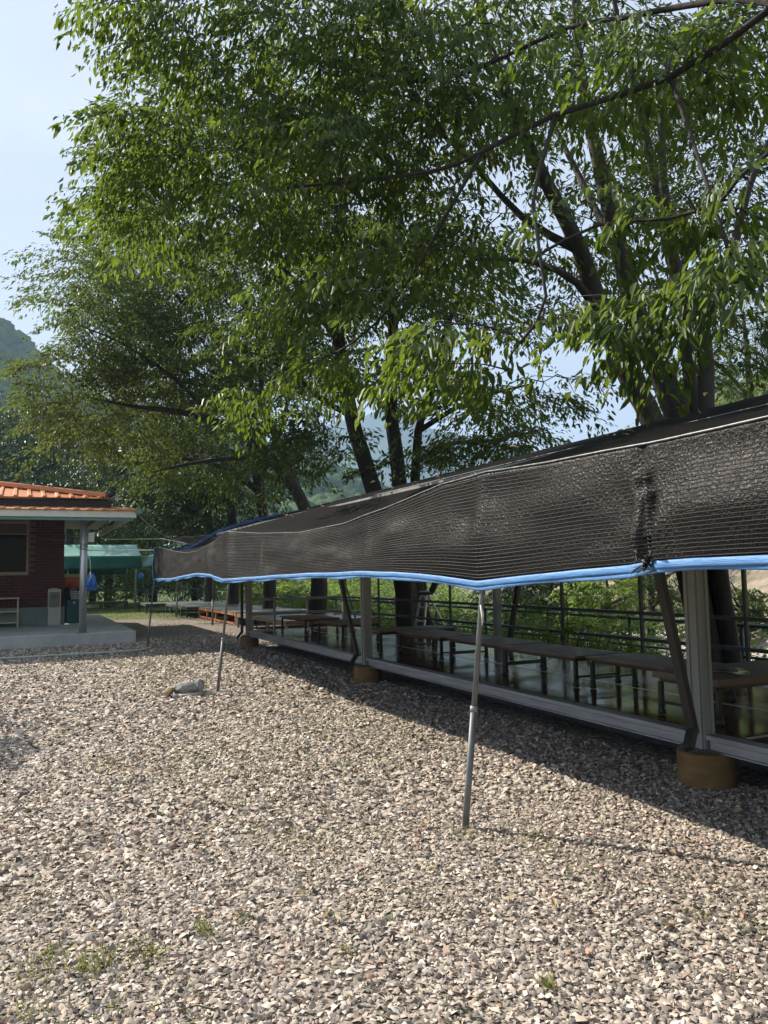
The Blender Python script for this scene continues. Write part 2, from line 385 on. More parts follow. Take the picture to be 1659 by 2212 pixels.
def forestmat(name, a, b_, c, scale):
    m, nt, p, out = newmat(name)
    tcn = N(nt, 'ShaderNodeTexCoord')
    n = N(nt, 'ShaderNodeTexNoise', Scale=scale, Detail=10, Roughness=0.72)
    nt.links.new(tcn.outputs['Object'], n.inputs['Vector'])
    r = ramp(nt, n.outputs['Fac'], [(0.3, a), (0.52, b_), (0.72, c)])
    nt.links.new(r.outputs['Color'], p.inputs['Base Color'])
    p.inputs['Roughness'].default_value = 1.0
    p.inputs['Specular IOR Level'].default_value = 0.0
    return m
M['forest'] = forestmat('hill_forest', (0.020, 0.045, 0.018), (0.045, 0.085, 0.030), (0.09, 0.13, 0.045), 0.12)
M['forest_far'] = forestmat('far_mountain_forest', (0.030, 0.050, 0.025), (0.045, 0.075, 0.032), (0.06, 0.09, 0.04), 0.02)


# ------------------------------------------------------------------ mesh helpers
class MB:
    def __init__(self):
        self.v = []; self.f = []
    def add(self, vs, fs):
        k = len(self.v)
        self.v.extend([tuple(map(float, q)) for q in vs]); self.f.extend([tuple(i + k for i in f) for f in fs])
        return self
    def box(self, x0, x1, y0, y1, z0, z1):
        return self.add([(x0, y0, z0), (x1, y0, z0), (x1, y1, z0), (x0, y1, z0), (x0, y0, z1), (x1, y0, z1), (x1, y1, z1), (x0, y1, z1)],
                        [(0, 3, 2, 1), (4, 5, 6, 7), (0, 1, 5, 4), (1, 2, 6, 5), (2, 3, 7, 6), (3, 0, 4, 7)])
    def bar(self, p0, p1, w, h, side=None):
        p0 = np.asarray(p0, float); p1 = np.asarray(p1, float)
        d = (p1 - p0) / np.linalg.norm(p1 - p0)
        if side is None:
            side = np.cross(d, (0, 0, 1)) if abs(d[2]) < 0.95 else np.array([1.0, 0, 0])
        side = np.asarray(side, float); side = side - d * (side @ d); side /= np.linalg.norm(side)
        up = np.cross(side, d)
        vs = []
        for p in (p0, p1):
            for a, b in ((-1, -1), (1, -1), (1, 1), (-1, 1)):
                vs.append(p + side * (a * w / 2) + up * (b * h / 2))
        return self.add(vs, [(0, 1, 2, 3), (7, 6, 5, 4), (0, 4, 5, 1), (1, 5, 6, 2), (2, 6, 7, 3), (3, 7, 4, 0)])
    def tube(self, pts, r, n=8, cap=True):
        pts = np.asarray(pts, float); m = len(pts)
        rs = np.full(m, r, float) if np.isscalar(r) else np.asarray(r, float)
        tg = np.gradient(pts, axis=0)
        ref = np.array([0.31, 0.17, 0.93]) if abs(tg[0][2]) < 0.8 * np.linalg.norm(tg[0]) else np.array([1.0, 0.2, 0.05])
        vs = []
        for i in range(m):
            d = tg[i] / (np.linalg.norm(tg[i]) + 1e-9)
            s = np.cross(d, ref); s /= np.linalg.norm(s) + 1e-9
            u = np.cross(s, d)
            for k in range(n):
                a = 2 * math.pi * k / n
                vs.append(pts[i] + rs[i] * (math.cos(a) * s + math.sin(a) * u))
        fs = []
        for i in range(m - 1):
            for k in range(n):
                a = i * n + k; b = i * n + (k + 1) % n
                fs.append((a, b, b + n, a + n))
        if cap:
            fs.append(tuple(range(n))[::-1]); fs.append(tuple(range((m - 1) * n, m * n)))
        return self.add(vs, fs)
    def lathe(self, prof, c, n=24, cap=True):
        vs = []; m = len(prof)
        for r, z in prof:
            for k in range(n):
                a = 2 * math.pi * k / n
                vs.append((c[0] + r * math.cos(a), c[1] + r * math.sin(a), c[2] + z))
        fs = []
        for i in range(m - 1):
            for k in range(n):
                a = i * n + k; b = i * n + (k + 1) % n
                fs.append((a, b, b + n, a + n))
        if cap:
            fs.append(tuple(range(n))[::-1]); fs.append(tuple(range((m - 1) * n, m * n)))
        return self.add(vs, fs)
    def grid(self, P):
        P = np.asarray(P, float); a, b = P.shape[:2]
        fs = [(i * b + j, (i + 1) * b + j, (i + 1) * b + j + 1, i * b + j + 1) for i in range(a - 1) for j in range(b - 1)]
        return self.add(P.reshape(-1, 3), fs)
    def mesh(self, name, mat, smooth=False):
        me = bpy.data.meshes.new(name)
        me.from_pydata(self.v, [], self.f); me.update()
        me.materials.append(mat)
        if smooth:
            me.polygons.foreach_set('use_smooth', [True] * len(me.polygons))
        return me
    def build(self, name, mat, parent=None, smooth=False, bevel=0.0, solid=0.0, subsurf=0):
        return link(name, self.mesh(name, mat, smooth), parent, bevel, solid, subsurf)

def link(name, me, parent=None, bevel=0.0, solid=0.0, subsurf=0):
    o = bpy.data.objects.new(name, me); COL.objects.link(o)
    if parent is not None: o.parent = parent
    if solid:
        md = o.modifiers.new('solid', 'SOLIDIFY'); md.thickness = solid; md.offset = 0
    if bevel:
        md = o.modifiers.new('bevel', 'BEVEL'); md.width = bevel; md.segments = 2; md.limit_method = 'ANGLE'
    if subsurf:
        md = o.modifiers.new('sub', 'SUBSURF'); md.levels = subsurf; md.render_levels = subsurf
    return o
def tag(o, label, cat, group=None, kind=None):
    o['label'] = label
    if cat: o['category'] = cat
    if group: o['group'] = group
    if kind: o['kind'] = kind
    return o
def thing(name, label, cat, group=None):
    o = bpy.data.objects.new(name, None); COL.objects.link(o); o.empty_display_size = 0.1
    return tag(o, label, cat, group)
def npmesh(name, V, Fc, mat, smooth=False, attrs=None):
    """V (n,3); Fc (m,k) faces of one size; attrs: name -> per-vertex float array"""
    V = np.ascontiguousarray(V, np.float32); Fc = np.ascontiguousarray(Fc, np.int32)
    me = bpy.data.meshes.new(name)
    me.vertices.add(len(V)); me.vertices.foreach_set('co', V.ravel())
    k = Fc.shape[1]
    me.loops.add(Fc.size); me.loops.foreach_set('vertex_index', Fc.ravel())
    me.polygons.add(len(Fc))
    me.polygons.foreach_set('loop_start', np.arange(0, Fc.size, k, dtype=np.int32))
    if smooth: me.polygons.foreach_set('use_smooth', np.ones(len(Fc), bool))
    for nme, arr in (attrs or {}).items():
        arr = np.asarray(arr, np.float32)
        if arr.ndim == 1:
            at_ = me.attributes.new(nme, 'FLOAT', 'POINT'); at_.data.foreach_set('value', arr)
        else:
            at_ = me.attributes.new(nme, 'FLOAT_VECTOR', 'POINT'); at_.data.foreach_set('vector', arr.ravel())
    me.update(calc_edges=True)
    me.materials.append(mat)
    return me


# ------------------------------------------------------------------ terrain
def ghill(x, y):
    d = (x - 25.0) - 0.35 * (y - 20.0)
    return 0.62 * np.clip(d, 0, 40) * (0.85 + 0.3 * fbm(x * 0.06, y * 0.06))
def gz(x, y):
    x = np.asarray(x, float); y = np.asarray(y, float)
    z = -1.5 * sstep(9.4, 13.0, x + 0.6 * np.sin(y * 0.35)) * sstep(-40, -20, y)
    far = sstep(9.5, 14, x) + sstep(44, 60, y) * (x < 9.5)
    z = z + 0.35 * (fbm(x * 0.15, y * 0.15) - 0.5) * np.clip(far, 0, 1)
    return z + ghill(x, y)
def make_ground():
    n = 260
    u = np.linspace(-1, 1, n)
    sx = 8.0 + 26 * np.sinh(u * 5.4) / np.sinh(1.0) / 1.4
    sy = 14.0 + 26 * np.sinh(u * 5.4) / np.sinh(1.0) / 1.4
    X, Y = np.meshgrid(sx, sy, indexing='ij')
    Z = gz(X, Y)
    yard = (1 - sstep(8.9, 9.8, X + 0.5 * (fbm(X * 0.8, Y * 0.8) - 0.5))) * (1 - sstep(28, 34, Y + 3 * (fbm(X * 0.5, Y * 0.5) - 0.5))) * sstep(-14, -10, X)
    d = (X - 25.0) - 0.35 * (Y - 20.0)
    bed = sstep(13, 15, X) * (1 - sstep(-0.5, 1.5, d)) * (1 - sstep(26, 34, Y + 4 * fbm(X * 0.2, Y * 0.2)))
    slope = sstep(0.5, 2.5, d) * (1 - sstep(2.0, 4.5, Z + 2 * (fbm(X * .3, Y * .3) - .5)))
    V = np.stack([X, Y, Z], -1).reshape(-1, 3)
    i, j = np.meshgrid(np.arange(n - 1), np.arange(n - 1), indexing='ij')
    a = (i * n + j).ravel()
    Fc = np.stack([a, a + n, a + n + 1, a + 1], -1)
    zone = np.stack([yard, bed, slope], -1).reshape(-1, 3)
    o = link('ground', npmesh('ground', V, Fc, M['ground'], True, {'zone': zone}))
    tag(o, 'gravel yard and grassy land running out to the stream and hills', 'ground', kind='structure')
make_ground()

def ridge(name, label, pts, dep, base_z, mat, depth_m, nseg, amp, seedo):
    """hill whose skyline runs through picture points at the given distance"""
    pts = np.asarray(pts, float)
    us = np.linspace(0, 1, nseg)
    t = np.linspace(0, 1, len(pts))
    px_ = np.interp(us, t, pts[:, 0]); py_ = np.interp(us, t, pts[:, 1])
    top = np.array([at(a, b, dep) for a, b in zip(px_, py_)])
    rows = 46
    P = np.zeros((nseg, rows, 3))
    fw = np.array([FWD[0], FWD[1], 0]); fw /= np.linalg.norm(fw)
    for k in range(rows):
        s = k / (rows - 1)                        # 0 foot near, 0.6 ridge, 1 behind
        if s <= 0.7:
            q = s / 0.7; off = -(1 - q) * depth_m; hz = q ** 1.15
        else:
            q = (s - 0.7) / 0.3; off = q * depth_m * 0.6; hz = 1 - 0.6 * q
        P[:, k, 0] = top[:, 0] + fw[0] * off; P[:, k, 1] = top[:, 1] + fw[1] * off
        P[:, k, 2] = base_z + (top[:, 2] - base_z) * hz
        lump = fbm(P[:, k, 0] / amp * 0.35 + seedo, P[:, k, 1] / amp * 0.35, 5) - 0.5
        P[:, k, 2] += lump * amp * 2.0 * np.clip(hz * 1.5, 0, 1)
    mb = MB().grid(P)
    o = mb.build(name, mat, smooth=True)
    tag(o, label, 'hill', kind='structure')
    return P
Pl = ridge('hill', 'steep wooded hill rising behind the brick building',
           [(-900, 560), (-500, 600), (-200, 630), (0, 718), (60, 775), (110, 830), (220, 880), (420, 960), (650, 1010), (800, 1060), (900, 1150)], 420, -3, M['forest'], 260, 170, 9, 3)
ridge('mountain', 'hazy blue mountain seen through the gaps in the trees',
      [(300, 1100), (480, 1010), (600, 950), (720, 905), (800, 880), (860, 885), (960, 925), (1060, 950), (1180, 985), (1320, 1010), (1500, 1000), (1700, 960), (2000, 930), (2400, 980)], 2000, -8, M['forest_far'], 900, 160, 30, 8)

def canopy_blobs(name, label, P, count, size, mat):
    """far-off wood: one mass of lumpy tree tops over a hill"""
    nu, nv = P.shape[:2]
    g = np.random.default_rng(4)
    iu = g.integers(0, nu - 1, count); iv = g.integers(3, int(nv * 0.75), count)
    c = P[iu, iv] + (P[iu + 1, iv] - P[iu, iv]) * g.random((count, 1)) + (P[iu, iv + 1] - P[iu, iv]) * g.random((count, 1))
    ico, fc = ico_lump()
    s = size * (0.6 + 0.8 * g.random(count))
    V = ico[None] * s[:, None, None] * (0.8 + 0.4 * g.random((count, len(ico), 1)))
    V[:, :, 2] *= 1.15
    V += c[:, None, :] + np.array([0, 0, 0.35])[None, None] * s[:, None, None]
    Fc = (fc[None] + (np.arange(count) * len(ico))[:, None, None]).reshape(-1, 3)
    o = link(name, npmesh(name, V.reshape(-1, 3), Fc, mat, True, {'tint': np.repeat(g.random(count), len(ico))}))
    tag(o, label, 'forest', kind='stuff')
def ico_lump():
    t = (1 + 5 ** .5) / 2
    v = np.array([(-1, t, 0), (1, t, 0), (-1, -t, 0), (1, -t, 0), (0, -1, t), (0, 1, t), (0, -1, -t), (0, 1, -t), (t, 0, -1), (t, 0, 1), (-t, 0, -1), (-t, 0, 1)], float)
    v /= np.linalg.norm(v[0])
    f = np.array([(0, 11, 5), (0, 5, 1), (0, 1, 7), (0, 7, 10), (0, 10, 11), (1, 5, 9), (5, 11, 4), (11, 10, 2), (10, 7, 6), (7, 1, 8),
                  (3, 9, 4), (3, 4, 2), (3, 2, 6), (3, 6, 8), (3, 8, 9), (4, 9, 5), (2, 4, 11), (6, 2, 10), (8, 6, 7), (9, 8, 1)], int)
    return v, f
M['wood_far'] = leafmat('far_wood', (0.025, 0.065, 0.022), (0.100, 0.150, 0.045), (0.14, 0.2, 0.04), rough=0.9, tmix=0.25, spec=0.1)
canopy_blobs('forest', 'dense wood covering the steep hill behind the building', Pl, 9000, 4.8, M['wood_far'])


# ------------------------------------------------------------------ gravel
def scatter(xmin, xmax, ymin, ymax, dens, g):
    n = int((xmax - xmin) * (ymax - ymin) * dens)
    x = xmin + (xmax - xmin) * g.random(n); y = ymin + (ymax - ymin) * g.random(n)
    return x, y
def inview(x, y, mar=1.04):
    d = np.stack([x, y, np.zeros_like(x)], -1) - CAM
    z = d @ FWD; h = (d @ RGT) / z; v = (d @ UPV) / z
    return (z > 0.3) & (np.abs(h) < 0.5 * mar) & (np.abs(v) < 0.666 * mar)
def yard_ok(x, y):
    return ~((x < 2.6) & (y > 19.65)) & ~((x > 4.85) & (y < 17.2))
def gravel():
    g = np.random.default_rng(21)
    octv = np.array([(1, 0, 0), (0, 1, 0), (-1, 0, 0), (0, -1, 0), (0, 0, 1), (0, 0, -1)], float)
    octf = np.array([(0, 1, 4), (1, 2, 4), (2, 3, 4), (3, 0, 4), (1, 0, 5), (2, 1, 5), (3, 2, 5), (0, 3, 5)], int)
    zones = []
    for y0, y1, dens, rad in ((1.9, 4.6, 7400, 0.0094), (4.6, 8.6, 3700, 0.0130), (8.6, 21.0, 1300, 0.0175)):
        x, y = scatter(-3.4, 8.0, y0, y1, dens, g)
        k = inview(x, y, 1.38) & yard_ok(x, y); x, y = x[k], y[k]
        keep = fbm(x * 1.7, y * 1.7, 3) + g.random(len(x)) * 0.9 > 0.55        # thinner, dustier patches
        x, y = x[keep], y[keep]
        zones.append((x, y, rad * (0.42 + 1.25 * g.random(len(x)) ** 2.0), octv, octf[:4]))
    out = []
    for xs, ys, ss, base, fcs in zones:
        n = len(xs); m = len(base)
        V = np.repeat(base[None], n, 0) * (0.75 + 0.6 * g.random((n, m, 1))) + g.normal(0, 0.22, (n, m, 3))
        V = V * np.stack([0.85 + 0.75 * g.random(n), 0.75 + 0.6 * g.random(n), 0.42 + 0.36 * g.random(n)], -1)[:, None, :]
        ax = g.normal(size=(n, 3)); ax[:, 2] *= 3.5 if len(fcs) > 4 else 5.0; ax /= np.linalg.norm(ax, axis=1, keepdims=True)
        an = g.random(n) * 6.28
        c, s_ = np.cos(an)[:, None, None], np.sin(an)[:, None, None]
        A = ax[:, None, :]
        V = V * c + np.cross(np.broadcast_to(A, V.shape), V) * s_ + A * (V * A).sum(-1, keepdims=True) * (1 - c)
        V = V * ss[:, None, None]
        lift = ss * (0.05 + 0.6 * g.random(n))
        V += np.stack([xs, ys, lift], -1)[:, None, :]
        T = np.repeat(g.random(n), m)
        out.append((V.reshape(-1, 3), (fcs[None] + (np.arange(n) * m)[:, None, None]).reshape(-1, 3), T))
    offs = np.cumsum([0] + [len(q[0]) for q in out])
    V = np.concatenate([q[0] for q in out]); Fc = np.concatenate([q[1] + k for q, k in zip(out, offs)])
    o = link('gravel', npmesh('gravel', V, Fc, M['stone'], False, {'tint': np.concatenate([q[2] for q in out])}))
    tag(o, 'loose pinkish grey crushed gravel covering the yard', 'gravel', kind='stuff')
gravel()


# ------------------------------------------------------------------ leaves
def leaf_mesh(name, B, D, Nn, L, W, mat, tint, fine=True, curl=0.18):
    """B base points, D directions, Nn normals, L lengths, W widths -> leaf blades"""
    D = D / (np.linalg.norm(D, axis=1, keepdims=True) + 1e-9)
    S = np.cross(D, Nn); S /= np.linalg.norm(S, axis=1, keepdims=True) + 1e-9
    U = np.cross(S, D)
    L = L[:, None]; W = W[:, None]
    if fine:
        cols = [B, B + D * L * .30 + S * W * .46 + U * W * .16, B + D * L * .66 + S * W * .36 + U * W * .10 - U * L * curl * .35,
                B + D * L - U * L * curl, B + D * L * .66 - S * W * .36 + U * W * .10 - U * L * curl * .35, B + D * L * .30 - S * W * .46 + U * W * .16]
        V = np.stack(cols, 1); n = len(B)
        f = np.array([(0, 1, 2, 3), (0, 3, 4, 5)])
    else:
        cols = [B, B + D * L * .42 + S * W * .5 + U * W * .15, B + D * L - U * L * curl, B + D * L * .42 - S * W * .5 + U * W * .15]
        V = np.stack(cols, 1); n = len(B)
        f = np.array([(0, 1, 2), (0, 2, 3)])
    m = V.shape[1]
    Fc = (f[None] + (np.arange(n) * m)[:, None, None]).reshape(-1, f.shape[1])
    return npmesh(name, V.reshape(-1, 3), Fc, mat, False, {'tint': np.repeat(tint, m)})

def unit(v):
    return v / (np.linalg.norm(v, axis=-1, keepdims=True) + 1e-9)

def spray_leaves(g, P, A, size, per, leaf, droop=0.55):
    """sprays at P heading along A (unit): a main twig with side twigs, leaves alternate and hang a little"""
    n = len(P)
    T = g.random((n, per)) ** 0.8                      # along the main twig
    side = np.where(g.random((n, per)) < 0.5, -1.0, 1.0)
    out = g.random((n, per)) * (0.55 - 0.35 * T)       # sideways reach on side twigs
    up = np.array([0, 0, 1.0])
    S = unit(np.cross(A, up) + 1e-4)
    tilt = g.normal(0, 0.30, (n, 1))
    S = unit(S + tilt * up)
    sz = size[:, None]
    pos = P[:, None, :] + A[:, None, :] * (T * sz)[..., None] + S[:, None, :] * (side * out * sz)[..., None] \
        + up * ((-droop * 0.45 * (T ** 2 + 1.4 * out ** 2)) * sz)[..., None] + g.normal(0, 0.03, (n, per, 3)) * sz[..., None]
    d = A[:, None, :] * (0.55 + 0.3 * g.random((n, per)))[..., None] + S[:, None, :] * (side * (0.35 + 0.5 * g.random((n, per))))[..., None] \
        + up * (-droop * (0.5 + 0.9 * g.random((n, per))))[..., None] + g.normal(0, 0.22, (n, per, 3))
    nn = up + g.normal(0, 0.45, (n, per, 3))
    L = leaf * (0.5 + 0.75 * g.random((n, per)))
    W = L * (0.31 + 0.15 * g.random((n, per)))
    tv = np.clip(g.random((n, 1)) * 0.55 + g.random((n, per)) * 0.5, 0, 1)
    return pos.reshape(-1, 3), d.reshape(-1, 3), nn.reshape(-1, 3), L.ravel(), W.ravel(), tv.ravel()

def resample(pts, step):
    pts = np.asarray(pts, float)
    # Catmull-Rom through the points
    P = np.vstack([2 * pts[0] - pts[1], pts, 2 * pts[-1] - pts[-2]])
    outp = []
    for i in range(1, len(P) - 2):
        k = max(2, int(np.linalg.norm(P[i + 1, :3] - P[i, :3]) / step))
        for t in np.arange(k) / k:
            outp.append(0.5 * ((2 * P[i]) + (-P[i - 1] + P[i + 1]) * t + (2 * P[i - 1] - 5 * P[i] + 4 * P[i + 1] - P[i + 2]) * t * t + (-P[i - 1] + 3 * P[i] - 3 * P[i + 1] + P[i + 2]) * t ** 3))
    outp.append(P[-2])
    return np.array(outp)

def make_tree(name, label, stems, blobs, leafmat_, leaf, per, seed, spray=0.8, group=None, fine=False, droop=0.55, step=0.35, bark='bark'):
    """stems: list of polylines of (x, y, z, radius); blobs: (centre xyz, (rx, ry, rz), n)
    sprays fill the blobs, each joined by a twig to the nearest branch node"""
    g = np.random.default_rng(seed)
    root = thing(name, label, 'tree', group)
    root.location = (0, 0, 0)
    trunk = MB(); nodes = []; radii = []
    for st in stems:
        q = resample(st, step)
        jit = (fbm(np.arange(len(q)) * 0.3 + seed, np.full(len(q), seed * 1.7), 2) - 0.5) * 0.12
        q[:, 0] += jit * np.clip(q[:, 2] / 3, 0, 1)
        trunk.tube(q[:, :3], np.maximum(q[:, 3], 0.012), n=10 if q[0, 3] > 0.1 else 7)
        keep = q[:, 2] > min(1.8, q[0, 2] + 0.35 * (q[-1, 2] - q[0, 2]))
        nodes += list(q[keep, :3]); radii += list(q[keep, 3])
    trunk.build('trunk', M[bark], root, smooth=True)
    nodes = np.array(nodes)
    Ps = []
    for c, r, n in blobs:
        u = unit(g.normal(size=(n, 3))) * (0.25 + 0.75 * g.random((n, 1)) ** 0.45)
        Ps.append(np.asarray(c) + u * np.asarray(r))
    Ps = np.concatenate(Ps)
    hh = (2.72 - Ps[:, 0] - 0.2) / 0.77                 # the flap hangs in full sun: keep its sun path open
    zz = Ps[:, 2] - hh; yy = Ps[:, 1] - 1.06 * hh
    Ps = Ps[~((hh > -0.7) & (zz > 0.9) & (zz < 3.1) & (yy > -2) & (yy < 15))]
    d0 = np.min(np.linalg.norm(Ps[:, None] - nodes[None, ::2], axis=-1), axis=1)
    order = np.argsort(d0)
    Ps = Ps[order]
    tw = MB(); A = np.zeros_like(Ps)
    NB = np.zeros((len(nodes) + len(Ps) * 2, 3)); NB[:len(nodes)] = nodes; cnt = len(nodes)
    for i, p in enumerate(Ps):
        dv = NB[:cnt] - p
        dist = np.linalg.norm(dv, axis=1) + 0.5 * np.clip(dv[:, 2], 0, None)
        j = int(np.argmin(dist)); q = NB[j]
        v = p - q; L = np.linalg.norm(v)
        hv = np.array([v[0], v[1], 0]) / (L + 1e-6)
        A[i] = unit(hv * 1.0 + np.array([0, 0, 0.18 * v[2] / (L + 1e-6) - 0.05]) + g.normal(0, 0.25, 3) * [1, 1, .4] + 1e-3)
        mid = q + v * 0.5 + np.array([0, 0, 0.10 * L]) + g.normal(0, 0.05, 3) * L
        r0 = min(0.035, 0.007 + 0.006 * L)
        tip = p + A[i] * spray * 0.75 - np.array([0, 0, spray * 0.16])
        tw.tube([q, mid, p, p + A[i] * spray * 0.4 - np.array([0, 0, spray * .03]), tip], [r0, r0 * .8, r0 * .55, r0 * 0.4, 0.002], n=4, cap=False)
        NB[cnt] = mid; NB[cnt + 1] = p; cnt += 2
    tw.build('branches', M['twig'], root, smooth=True)['kind'] = 'stuff'
    size = spray * (0.7 + 0.6 * g.random(len(Ps)))
    B, D, Nn, L, W, T = spray_leaves(g, Ps, A, size, per, leaf, droop)
    hl = (2.70 - B[:, 0]) / 0.77; zl = B[:, 2] - hl; yl = B[:, 1] - 1.06 * hl
    ok = ~((hl > -0.15) & (zl > 1.3) & (zl < 2.5) & (yl > -2) & (yl < 17))
    B, D, Nn, L, W, T = B[ok], D[ok], Nn[ok], L[ok], W[ok], T[ok]
    c = link('crown', leaf_mesh('crown', B, D, Nn, L, W, leafmat_, T, fine), root)
    c['kind'] = 'stuff'
    return root

def stem(base, rb, pts):
    """trunk base on the ground plus picture points (x, y, depth, radius)"""
    out = [(base[0], base[1], -0.15, rb * 1.25), (base[0], base[1], 0.35, rb)] if base is not None else []
    for x, y, dep, r in pts:
        out.append((*at(x, y, dep), r))
    return out
def blob(x, y, dep, rx, ry, rd, n):
    c = at(x, y, dep); k = dep / F
    return (c, (math.hypot(rx * k * math.cos(YAW), rd * math.sin(YAW)), math.hypot(rx * k * math.sin(YAW), rd * math.cos(YAW)), ry * k), n)


# ------------------------------------------------------------------ pavilion with its deck
DECK_Z, DX0, DX1, DY0, DY1 = 0.36, 4.60, 7.00, -3.0, 17.05
FP = [-1.95, 4.30, 10.48, 16.95]              # post rows along the deck
def pavilion():
    root = thing('pavilion', 'long open pavilion with wet brown deck, silver edge beam and grey steel posts', 'pavilion')
    MB().box(DX0 + 0.10, DX1 - 0.06, DY0, DY1 - 0.06, DECK_Z - 0.05, DECK_Z - 0.004).build('deck_floor', M['floor'], root)
    for x in (5.81, 6.93):
        MB().box(x - 0.022, x + 0.022, DY0 + .01, DY1 - 0.2, DECK_Z - 0.003, DECK_Z).build('floor_tape', M['white_line'], root)
    for y in (4.02, 16.72):
        MB().box(4.78, 6.9, y - 0.02, y + 0.02, DECK_Z - 0.0035, DECK_Z - 0.0005).build('floor_tape', M['white_line'], root)
    ends = [DY0] + FP[1:]
    for i in range(len(FP) - 1):
        y0, y1 = FP[i] + 0.066, FP[i + 1] - 0.066
        e = MB().box(DX0 - 0.012, DX0 + 0.115, y0, y1, DECK_Z - 0.034, DECK_Z + 0.005)
        e = e.build('edge_strip', M['beam'], root, bevel=0.006)
        MB().box(DX0 + 0.018, DX0 + 0.09, y0 + 0.01, y1 - 0.01, DECK_Z - 0.104, DECK_Z - 0.036).build('edge_beam', M['beam'], root, bevel=0.004)
        MB().box(DX0 + 0.005, DX0 + 0.095, y0 + 0.005, y1 - 0.005, DECK_Z - 0.116, DECK_Z - 0.105).build('beam_flange', M['beam'], root)
    MB().box(DX0 + 0.02, DX1, DY1 - 0.055, DY1, DECK_Z - 0.15, DECK_Z + 0.004).build('edge_beam', M['beam'], root, bevel=0.004)
    MB().box(DX1 - 0.055, DX1, DY0, DY1 - 0.06, DECK_Z - 0.15, DECK_Z + 0.004).build('edge_beam', M['beam'], root, bevel=0.004)
    y = DY0 + 0.4
    while y < DY1 - 0.3:                       # joists under the floor
        MB().box(DX0 + 0.12, DX1 - 0.1, y - 0.03, y + 0.03, DECK_Z - 0.14, DECK_Z - 0.052).build('joist', M['rail_dark'], root)
        y += 1.55
    MB().box(5.28, 5.32, DY0 + 0.1, DY1 - 0.1, -0.02, DECK_Z - 0.142).build('underdeck_light_block', M['rail_dark'], root)  # added board: blocks light from the rear so the gap under the deck stays dark
    # posts, piers, downpipes
    for i, y in enumerate(FP):
        for x, front in ((DX0 + 0.035, True), (DX1 - 0.07, False)):
            zt = 2.66 if front else 2.72
            p = MB()
            w = 0.058 if front else 0.050
            p.box(x - w, x + w, y - w, y + w, 0.20, zt)
            pm = p.build('post', M['post_paint'], root, bevel=0.008)
            if front:                                          # lips of the channel section
                for s in (-1, 1):
                    MB().box(x - w - 0.010, x - w - 0.001, y + s * 0.040 - 0.015, y + s * 0.040 + 0.015, 0.21, zt - 0.02).build('post_lip', M['post_paint'], pm)
                    MB().box(x + s * 0.040 - 0.015, x + s * 0.040 + 0.015, y - w - 0.010, y - w - 0.001, 0.21, zt - 0.02).build('post_lip', M['post_paint'], pm)
            # footing drum
            r = 0.205 if front else 0.2
            cx = x + (0.0 if front else 0.05)
            prof = [(r * 0.985, -0.05)]
            for k in range(9):
                z = 0.0 + k * 0.026
                prof += [(r * (1.0 - 0.004 * (k % 2)), z), (r * (0.995 - 0.004 * (k % 2)), z + 0.018)]
            prof += [(r * 0.99, 0.232), (r * 0.955, 0.243)]
            pr = MB().lathe(prof, (cx, y - 0.02, 0), 36).build('footing', M['pier'], root, smooth=True)
            if front:
                mb = MB(); n = 26                              # broken mortar crown
                ring = []
                for k in range(n):
                    a = 6.283 * k / n
                    rr = r * (0.93 + 0.05 * random.random())
                    ring.append((cx + rr * math.cos(a), y - 0.02 + rr * math.sin(a), 0.247 + 0.012 * random.random()))
                ring.append((cx, y - 0.02, 0.262))
                mb.add(ring, [(k, (k + 1) % n, n) for k in range(n)]).build('mortar_cap', M['pier_top'], pr)
        # downpipe at the front post
        if i < 3:
            pts = [(4.44, y - 0.10, 0.395), (4.02, y - 0.09, 2.30)]
        else:
            pts = [(4.475, y + 0.02, 0.30), (4.475, y + 0.02, 2.45)]
        d = MB().bar(pts[0], pts[1], 0.075, 0.052, side=(0, 1, 0)).build('downpipe', M['pipe_black'], root, bevel=0.008)
        k = (pts[0][0] - 0.012, pts[0][1], pts[0][2] + 0.028); e = (pts[0][0] - 0.125, pts[0][1] - 0.06, pts[0][2] - 0.085)
        MB().bar(k, e, 0.076, 0.054, side=(0.3, 1, 0)).build('downpipe_elbow', M['pipe_black'], d, bevel=0.008)
        if 0 < i < 3:                                          # rear downpipe
            MB().bar((7.10, y + 0.02, 0.15), (7.52, y - 0.05, 2.25), 0.08, 0.07, side=(0, 1, 0)).build('downpipe', M['pipe_black'], root, bevel=0.008)
    # roof frame
    for i, y in enumerate(FP):
        MB().bar((3.95, y, 2.44), (5.8, y, 2.95), 0.07, 0.11, side=(0, 1, 0)).build('rafter', M['steel_dull'], root)
        MB().bar((7.65, y, 2.44), (5.82, y, 2.95), 0.07, 0.11, side=(0, 1, 0)).build('rafter', M['steel_dull'], root)
        MB().bar((4.65, y + 0.1, 2.52), (6.93, y + 0.1, 2.52), 0.05, 0.09, side=(0, 1, 0)).build('tie_beam', M['steel_dull'], root)
    for x, z in ((4.0, 2.53), (4.64, 2.70), (5.8, 3.02), (6.93, 2.70), (7.6, 2.52)):
        MB().bar((x, DY0, z), (x, DY1 + 0.2, z), 0.06, 0.05).build('purlin', M['steel_dull'], root)
    g = MB().box(3.86, 3.95, DY0, DY1 + 0.2, 2.36, 2.46).build('gutter', M['pipe_black'], root)
    g = MB().box(7.66, 7.74, DY0, DY1 + 0.2, 2.34, 2.44).build('gutter', M['pipe_black'], root)
